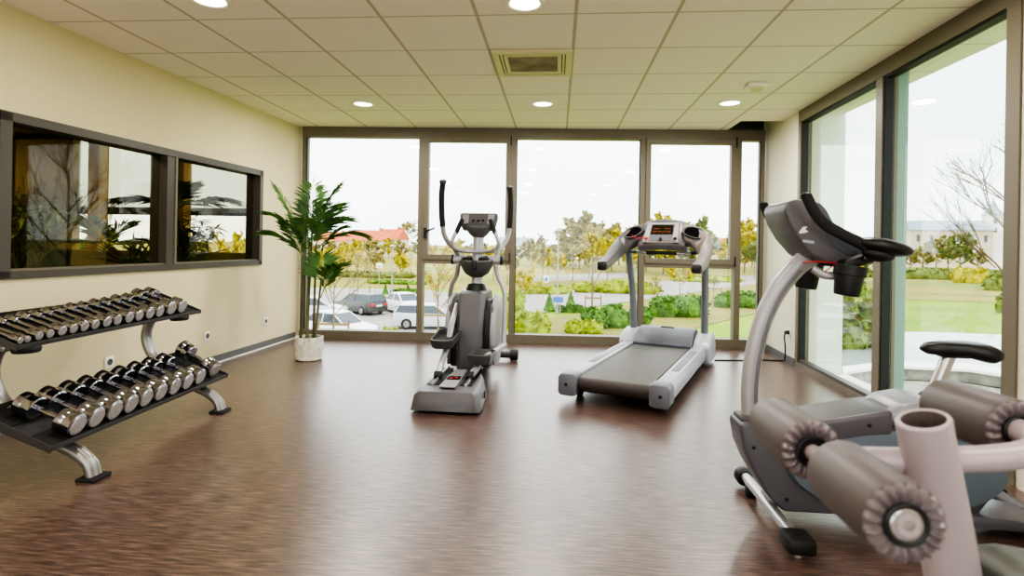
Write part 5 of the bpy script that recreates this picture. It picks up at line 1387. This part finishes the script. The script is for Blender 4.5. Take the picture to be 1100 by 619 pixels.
    # posts and signs
    def post(px, py, ptop, lab, head=True):
        p = gp(px, py); s = p.y / F_PX; h = (py - ptop) * s
        t = thing('street_lamp', lab, 'lamp post', tuple(p))
        MB().cyl((0, 0, 0), (0, 0, h), .07, .05, 10).build('pole', M['post'], t)
        MB().lathe([(.06, -.05), (.28, .0), (.30, .06), (.05, .22), (.001, .24)], (0, 0, h), (0, 0, 1), 16).build('lamp_head', M['post'], t)
        MB().box((0, 0, .12), (.22, .22, .24)).build('base', M['post'], t, smooth=False)
    post(598.5, 337, 249, 'grey street lamp standing beside the road left of the treadmill')
    post(421, 318, 264, 'grey street lamp behind the white saloon car')
    def sign(px, py, ptop, lab, m, w, hh, dx=0):
        p = gp(px, py); s = p.y / F_PX; h = (py - ptop) * s
        t = thing('road_sign', lab, 'sign', tuple(p))
        MB().cyl((0, 0, 0), (0, 0, h), .035, n=8).build('pole', M['post'], t)
        pl = MB().box((dx, -.05, h - hh / 2), (w, .03, hh), .01).build('panel', M[m], t, smooth=False)
        return t, pl, h
    t, pl, h = sign(586.5, 314, 296, 'white road sign with a blue pictogram beside the road', 'white', .62, .75)
    MB().box((0.02, -.072, h - .42), (.30, .012, .42), .005).build('pictogram', M['signb'], pl, smooth=False)
    t, pl, h = sign(601.5, 338, 319, 'small blue direction sign by the cone bushes', 'signb', .75, .42, -.15)
    t, pl, h = sign(407, 308, 282, 'small pale sign on a post above the parked cars', 'white', .8, .6)
    # near young trees with stakes
    def tr(px, py, hpx, label, leaf, n, sz, seed, spread=.7, bark='bark', r=None, levels=3, clear=.3, shape=1.0, group=None, name='tree'):
        p = gp(px, py); s = p.y / F_PX; h = hpx * s
        return tree_mesh(h, spread, leaf, n, sz, bark, r or h * .012, seed, levels, clear, shape, label, 'tree', name, group, tuple(p))
    def stakes(px, py, label, ws=.55, h=1.5):
        p = gp(px, py)
        t = thing('tree_stakes', label, 'tree stakes', tuple(p))
        for x in (-ws, ws):
            MB().cyl((x, 0, 0), (x, 0, h), .05, n=8).build('stake', M['stake'], t)
        MB().box((0, -.02, h * .82), (2 * ws, .04, .12)).build('crossbar', M['stake'], t, smooth=False)
    tr(636, 333, 98, 'slender yellow tree left of the treadmill console', 'yleaf', 420, .11, 41, .35, clear=.25, shape=.8, name='young_tree')
    stakes(637, 335, 'pair of wooden stakes holding the slender yellow tree', .6, 1.3)
    tr(358, 372, 112, 'nearly bare staked young tree just right of the palm', 'yleaf', 90, .07, 42, .65, clear=.3, shape=1.15, name='young_tree')
    stakes(358, 372, 'wooden stakes around the young tree near the palm', .75, 1.3)
    tr(470, 362, 100, 'yellow leaved young tree left of the elliptical trainer', 'yleaf', 700, .08, 43, .55, clear=.25, name='young_tree')
    stakes(470, 366, 'wooden stakes of the yellow tree behind the elliptical', .8, 1.6)
    tr(384, 322, 62, 'sparse bare tree behind the dark estate car', 'yleaf', 160, .12, 44, .4, shape=.9)
    tr(397, 318, 55, 'thin bare tree behind the gap between two cars', 'tleaf', 160, .12, 45, .4, shape=.9)
    tr(365, 300, 36, 'bright yellow tree right of the palm crown', 'yleaf', 1100, .28, 46, .8)
    tr(430, 302, 30, 'small yellow tree behind the left street lamp', 'yleaf', 500, .26, 47, .6)
    tr(562, 345, 62, 'loose yellow tree close to the second window mullion', 'yleaf', 420, .13, 48, .6)
    tr(730, 322, 42, 'yellow tree seen between the treadmill uprights', 'yleaf', 900, .17, 49, .8, clear=.35)
    tr(703, 326, 30, 'small bare tree right of the left treadmill upright', 'tleaf', 120, .1, 50, .5)
    tr(766, 322, 24, 'thin staked sapling right of the right treadmill upright', 'tleaf', 80, .1, 51, .4, name='young_tree')
    stakes(768, 322, 'stakes of the sapling right of the treadmill', .6, 1.3)
    tr(572, 305, 52, 'tan tree left of the white road sign', 'tleaf', 900, .22, 52, .6)
    tr(583, 300, 36, 'bright yellow tree behind the white road sign', 'yleaf', 900, .3, 53, .8)
    tr(615, 302, 44, 'pale tan tree right of the tall street lamp', 'tleaf', 900, .25, 54, .6)
    tr(652, 306, 52, 'pale yellow tree behind the treadmill hand rest', 'yleaf', 900, .22, 55, .6)
    tr(676, 305, 50, 'tan tree behind the left treadmill cup well', 'tleaf', 900, .22, 56, .7)
    tr(810, 300, 40, 'olive tree seen through the narrow last pane', 'gleaf', 900, .3, 57, .7)
    tr(778, 298, 30, 'yellow tree right of the treadmill console', 'yleaf', 700, .28, 58, .7)
    tr(488, 300, 44, 'yellow tree behind the left trainer grip', 'yleaf', 900, .28, 59, .7)
    tr(530, 302, 40, 'yellow tree behind the right trainer grip', 'yleaf', 900, .28, 60, .7)
    tr(456, 270, 26, 'dark green conifer left of the elliptical trainer', 'hleafd', 900, .7, 61, .35, clear=.1, shape=.7)
    tr(438, 272, 36, 'large leafless tree left of the first mullion', 'tleaf', 500, .6, 62, .8, levels=4)
    tr(545, 306, 42, 'tan yellow tree between the right trainer grip and the mullion', 'tleaf', 900, .26, 101, .7)
    tr(598, 304, 34, 'small yellow tree directly behind the tall street lamp', 'yleaf', 800, .24, 102, .8)
    tr(632, 300, 40, 'tan tree behind the slender yellow tree', 'tleaf', 900, .3, 103, .7)
    tr(404, 300, 32, 'yellow tan tree between the road sign and the left street lamp', 'tleaf', 700, .26, 104, .7)
    tr(345, 304, 40, 'yellow tree half hidden behind the palm fronds', 'yleaf', 800, .26, 105, .7)
    # right side window
    tr(1012, 283, 19, 'small orange tree beyond the lawn', 'oleaf', 700, .6, 63, .9, clear=.3)
    tr(1060, 283, 24, 'orange tree right of the yellow bush', 'oleaf', 700, .6, 64, .9, clear=.3)
    tr(1073, 285, 26, 'tan tree at the right frame beyond the lawn', 'tleaf', 700, .6, 65, .9)
    tr(1097, 425, 285, 'tall bare tree at the edge of the right window', 'tleaf', 260, .04, 66, .62, levels=4, bark='barkd', r=.10, shape=1.0)
    # tree belts on the horizon: four kinds of tree, copied
    kinds = [tree_mesh(9, .75, m, 1300, .42, 'bark', .14, 70 + i, 3, .12, 1.0, 'grey tan autumn tree in the belt along the horizon', 'tree', 'belt_tree', 'tree belt on the horizon') for i, m in enumerate(('tleaf', 'gleaf', 'tleaf', 'yleaf'))]
    spots = []
    rr = random.Random(5)
    row = 0
    def belt(a0, a1, step, ys, s0, s1):
        nonlocal row
        for px in range(a0, a1, step):
            row += 1
            if abs(px - 774) < 14: continue
            spots.append((px + rr.uniform(-2, 2), ys[row % len(ys)] + rr.uniform(-3, 3), rr.uniform(s0, s1)))
    belt(612, 832, 9, (106, 136, 121, 151), .95, 1.4)
    belt(336, 480, 16, (150, 178), .5, .75)
    belt(480, 612, 13, (140, 168, 154), .45, .7)
    belt(868, 950, 12, (92, 118), .6, .85)
    used = [False] * 4
    for i, (px, Y, sc) in enumerate(spots):
        k = rr.choice((0, 1, 1, 2, 3, 0))
        r = ray(px, 262)
        if not used[k]:
            o = kinds[k]; used[k] = True
        else:
            o = dup(kinds[k])
        o.location = (r.x / r.y * Y, Y, GZ - .1)
        o.scale = (sc * 1.15, sc * 1.15, sc)
        o.rotation_euler = (0, 0, rr.uniform(0, 6.28))
    for k, u in enumerate(used):
        if not u:
            kinds[k].location = (40 + 5 * k, 150, GZ)
    # trees in front of the church
    ck = [tree_mesh(11, .8, m, 1500, .55, 'bark', .2, 80 + i, 3, .15, 1.0, lab, 'tree', 'park_tree', 'trees in front of the church') for i, (m, lab) in enumerate((('gleaf', 'olive tree in front of the long church roof, nearest its tower'), ('tleaf', 'grey tan tree in front of the middle of the long church'), ('tleaf', 'grey tan tree in front of the left end of the long church')))]
    for o, (px, Y, sc) in zip(ck, ((1031, 150, .95), (1006, 172, .9), (992, 150, .66))):
        r = ray(px, 262); o.location = (r.x / r.y * Y, Y, GZ); o.scale = (sc, sc, sc)
    for (px, Y, sc, lab) in ((963, 172, .6, 'small tan tree left of the church'), (978, 160, .5, 'low tree below the left church gable'), (1050, 160, .55, 'low tan tree below the church tower'), (950, 150, .6, 'small tree beside the green glass strip'), (1019, 185, .9, 'grey tree half hidden between the church trees')):
        o = dup(ck[1 if sc < .8 else 2], lab); r = ray(px, 262); o.location = (r.x / r.y * Y, Y, GZ); o.scale = (sc, sc, sc)
    # autumn trees outside the gallery windows
    for k, (x, y, hh, m, lab) in enumerate(((-15.0, 18.5, 5.2, 'yleaf', 'yellow tree outside the gallery window, left pane'), (-11.3, 15.0, 5.0, 'tleaf', 'tan tree outside the gallery window beside the mullion'), (-16.2, 26, 5.6, 'yleaf', 'yellow tree outside the gallery window, right pane'), (-25.5, 29, 5.8, 'gleaf', 'olive tree outside the gallery window, far left'))):
        tree_mesh(hh, .8, m, 900, .16, 'bark', .08, 90 + k, 3, .25, 1.0, lab, 'tree', 'tree', None, (x, y, GZ))
    # park fence
    t = thing('park_fence', 'pale wire fence running beyond the lawn at the right', 'fence', (0, 0, 0))
    q = MB(); pan = MB()
    p0, p1 = gp(940, 281), gp(1100, 284)
    for i in range(33):
        p = p0.lerp(p1, i / 32)
        q.cyl(p, p + V((0, 0, 1.8)), .05, n=6)
    for z in (.3, .8, 1.3, 1.75):
        q.tube([p0 + V((0, 0, z)), p1 + V((0, 0, z))], .035, n=4, smooth=False)
    q.build('rails_and_posts', M['post'], t, smooth=False)
    # buildings
    def at(px, Y):
        r = ray(px, 262); return (r.x / r.y * Y, Y, GZ)
    house('barn', at(397, 190), R(14), 13.5, 10, 5.6, 3.6, 'brick', 'roof', 'long low barn with a big red tiled roof beyond the field', 5)
    house('farmhouse', at(421, 225), R(-20), 11, 8, 6.4, 4.2, 'brick', 'roof', 'brick farmhouse with red roof behind the barn', 3)
    house('farmhouse', at(358, 210), R(5), 12, 9, 5.4, 3.4, 'brick', 'roof', 'red roofed house left of the barn, by the palm leaves', 3)
    t = house('chapel', at(408, 235), R(0), 5, 5, 6.5, 2.2, 'brick', 'roof', 'small chapel with pointed spire above the barn roof', 2)
    MB().lathe([(1.3, 0), (1.3, 2.6), (.05, 6.6)], (0, 0, 5.5), (0, 0, 1), 8).build('spire', M['slate'], t, smooth=False)
    house('white_house', at(768, 150), R(78), 9, 5.5, 4.6, 3.4, 'render', 'slate', 'white gabled house right of the treadmill console', 2)
    house('farmhouse', at(785, 165), R(-10), 8, 7, 4.6, 3.4, 'brick', 'roof', 'brick house with steep roof beside the white gabled house', 2)
    house('warehouse', at(590, 215), R(4), 34, 12, 4.6, .9, 'render', 'slate', 'long low white warehouse on the horizon left of the street lamp', 6)
    house('farmhouse', at(553, 262), R(12), 14, 9, 5.4, 3.2, 'render', 'slate', 'white house with grey roof at the left end of the warehouse', 3)
    # church
    c = at(1016, 200)
    t = thing('church', 'long pale church with slate roof and square pointed tower on the horizon', 'building', c, R(-18))
    MB().box((0, 0, 6.2), (22, 11, 12.4)).build('nave', M['brick'], t, smooth=False)
    MB().prism([(-6, 12.2), (6, 12.2), (0, 15.6)], (0, 0, 0), (0, 1, 0), (0, 0, 1), (1, 0, 0), -11.4, 11.4).build('roof', M['slate'], t, smooth=False)
    tw = MB().box((12.6, 0, 8.7), (4.6, 4.6, 17.4)).build('tower', M['render'], t, smooth=False)
    MB().lathe([(3.7, 0), (1.7, 1.9), (.05, 5.0)], (12.6, 0, 17.4), (0, 0, 1), 4).build('spire', M['slate'], tw, smooth=False)
    for z in (12.4, 15.2):
        MB().box((12.4, -2.32, z), (1.0, .1, 1.5)).build('belfry_opening', M['glz'], tw, smooth=False)
    for i in range(6):
        MB().box((-9 + 3.6 * i, -5.55, 9.5), (.9, .1, 2.2)).build('window', M['glz'], t, smooth=False)

def build_world():
    w = bpy.data.worlds.new('overcast'); scene.world = w; w.use_nodes = True
    nt = w.node_tree; bg = nt.nodes['Background']
    tc = N(nt, 'ShaderNodeTexCoord')
    mp = N(nt, 'ShaderNodeMapping'); mp.inputs['Scale'].default_value = (1, 1, 3.2)
    nz = N(nt, 'ShaderNodeTexNoise'); nz.inputs['Scale'].default_value = 2.2; nz.inputs['Detail'].default_value = 6
    rp = N(nt, 'ShaderNodeValToRGB')
    rp.color_ramp.elements[0].position = .35; rp.color_ramp.elements[0].color = lin((232, 236, 242))
    rp.color_ramp.elements[1].position = .65; rp.color_ramp.elements[1].color = lin((255, 254, 252))
    nt.links.new(tc.outputs['Generated'], mp.inputs['Vector']); nt.links.new(mp.outputs[0], nz.inputs['Vector'])
    nt.links.new(nz.outputs['Fac'], rp.inputs['Fac']); nt.links.new(rp.outputs[0], bg.inputs['Color'])
    bg.inputs['Strength'].default_value = SKY
    s = bpy.data.lights.new('sun', 'SUN'); s.energy = SUN; s.angle = R(25); s.color = (1.0, .95, .86)
    so = bpy.data.objects.new('sun', s); COL.objects.link(so); so.rotation_euler = (R(38), 0, R(20))

def build_camera():
    cd = bpy.data.cameras.new('camera'); co = bpy.data.objects.new('camera', cd); COL.objects.link(co)
    cd.sensor_width = 36; cd.lens = 36 * F_PX / 1100
    cd.shift_y = -SHIFT / 1100
    co.location = (0, 0, CAM_H)
    m = Matrix.Rotation(YAW, 4, 'Z') @ Matrix.Rotation(PI / 2, 4, 'X') @ Matrix.Rotation(ROLL, 4, 'Z')
    co.rotation_euler = m.to_euler()
    cd.clip_end = 3000; cd.clip_start = .05
    cd.dof.use_dof = True; cd.dof.focus_distance = 4.6; cd.dof.aperture_fstop = 3.2
    scene.camera = co
LAMP_W = 10.0
SKY = 2.5
SUN = 0.6
setup_materials()
build_room()
build_fittings()
build_rack()
build_dumbbells()
build_palm()
build_gallery_plants()
build_elliptical()
build_treadmill()
build_bike()
build_leg_machine()
build_outside()
build_world()
build_camera()
scene.view_settings.view_transform = 'AgX'
scene.view_settings.look = 'AgX - High Contrast'
scene.view_settings.exposure = 0.65
scene.cycles.use_denoising = True
scene.cycles.max_bounces = 8
scene.cycles.transparent_max_bounces = 16
scene.cycles.sample_clamp_indirect = 6.0
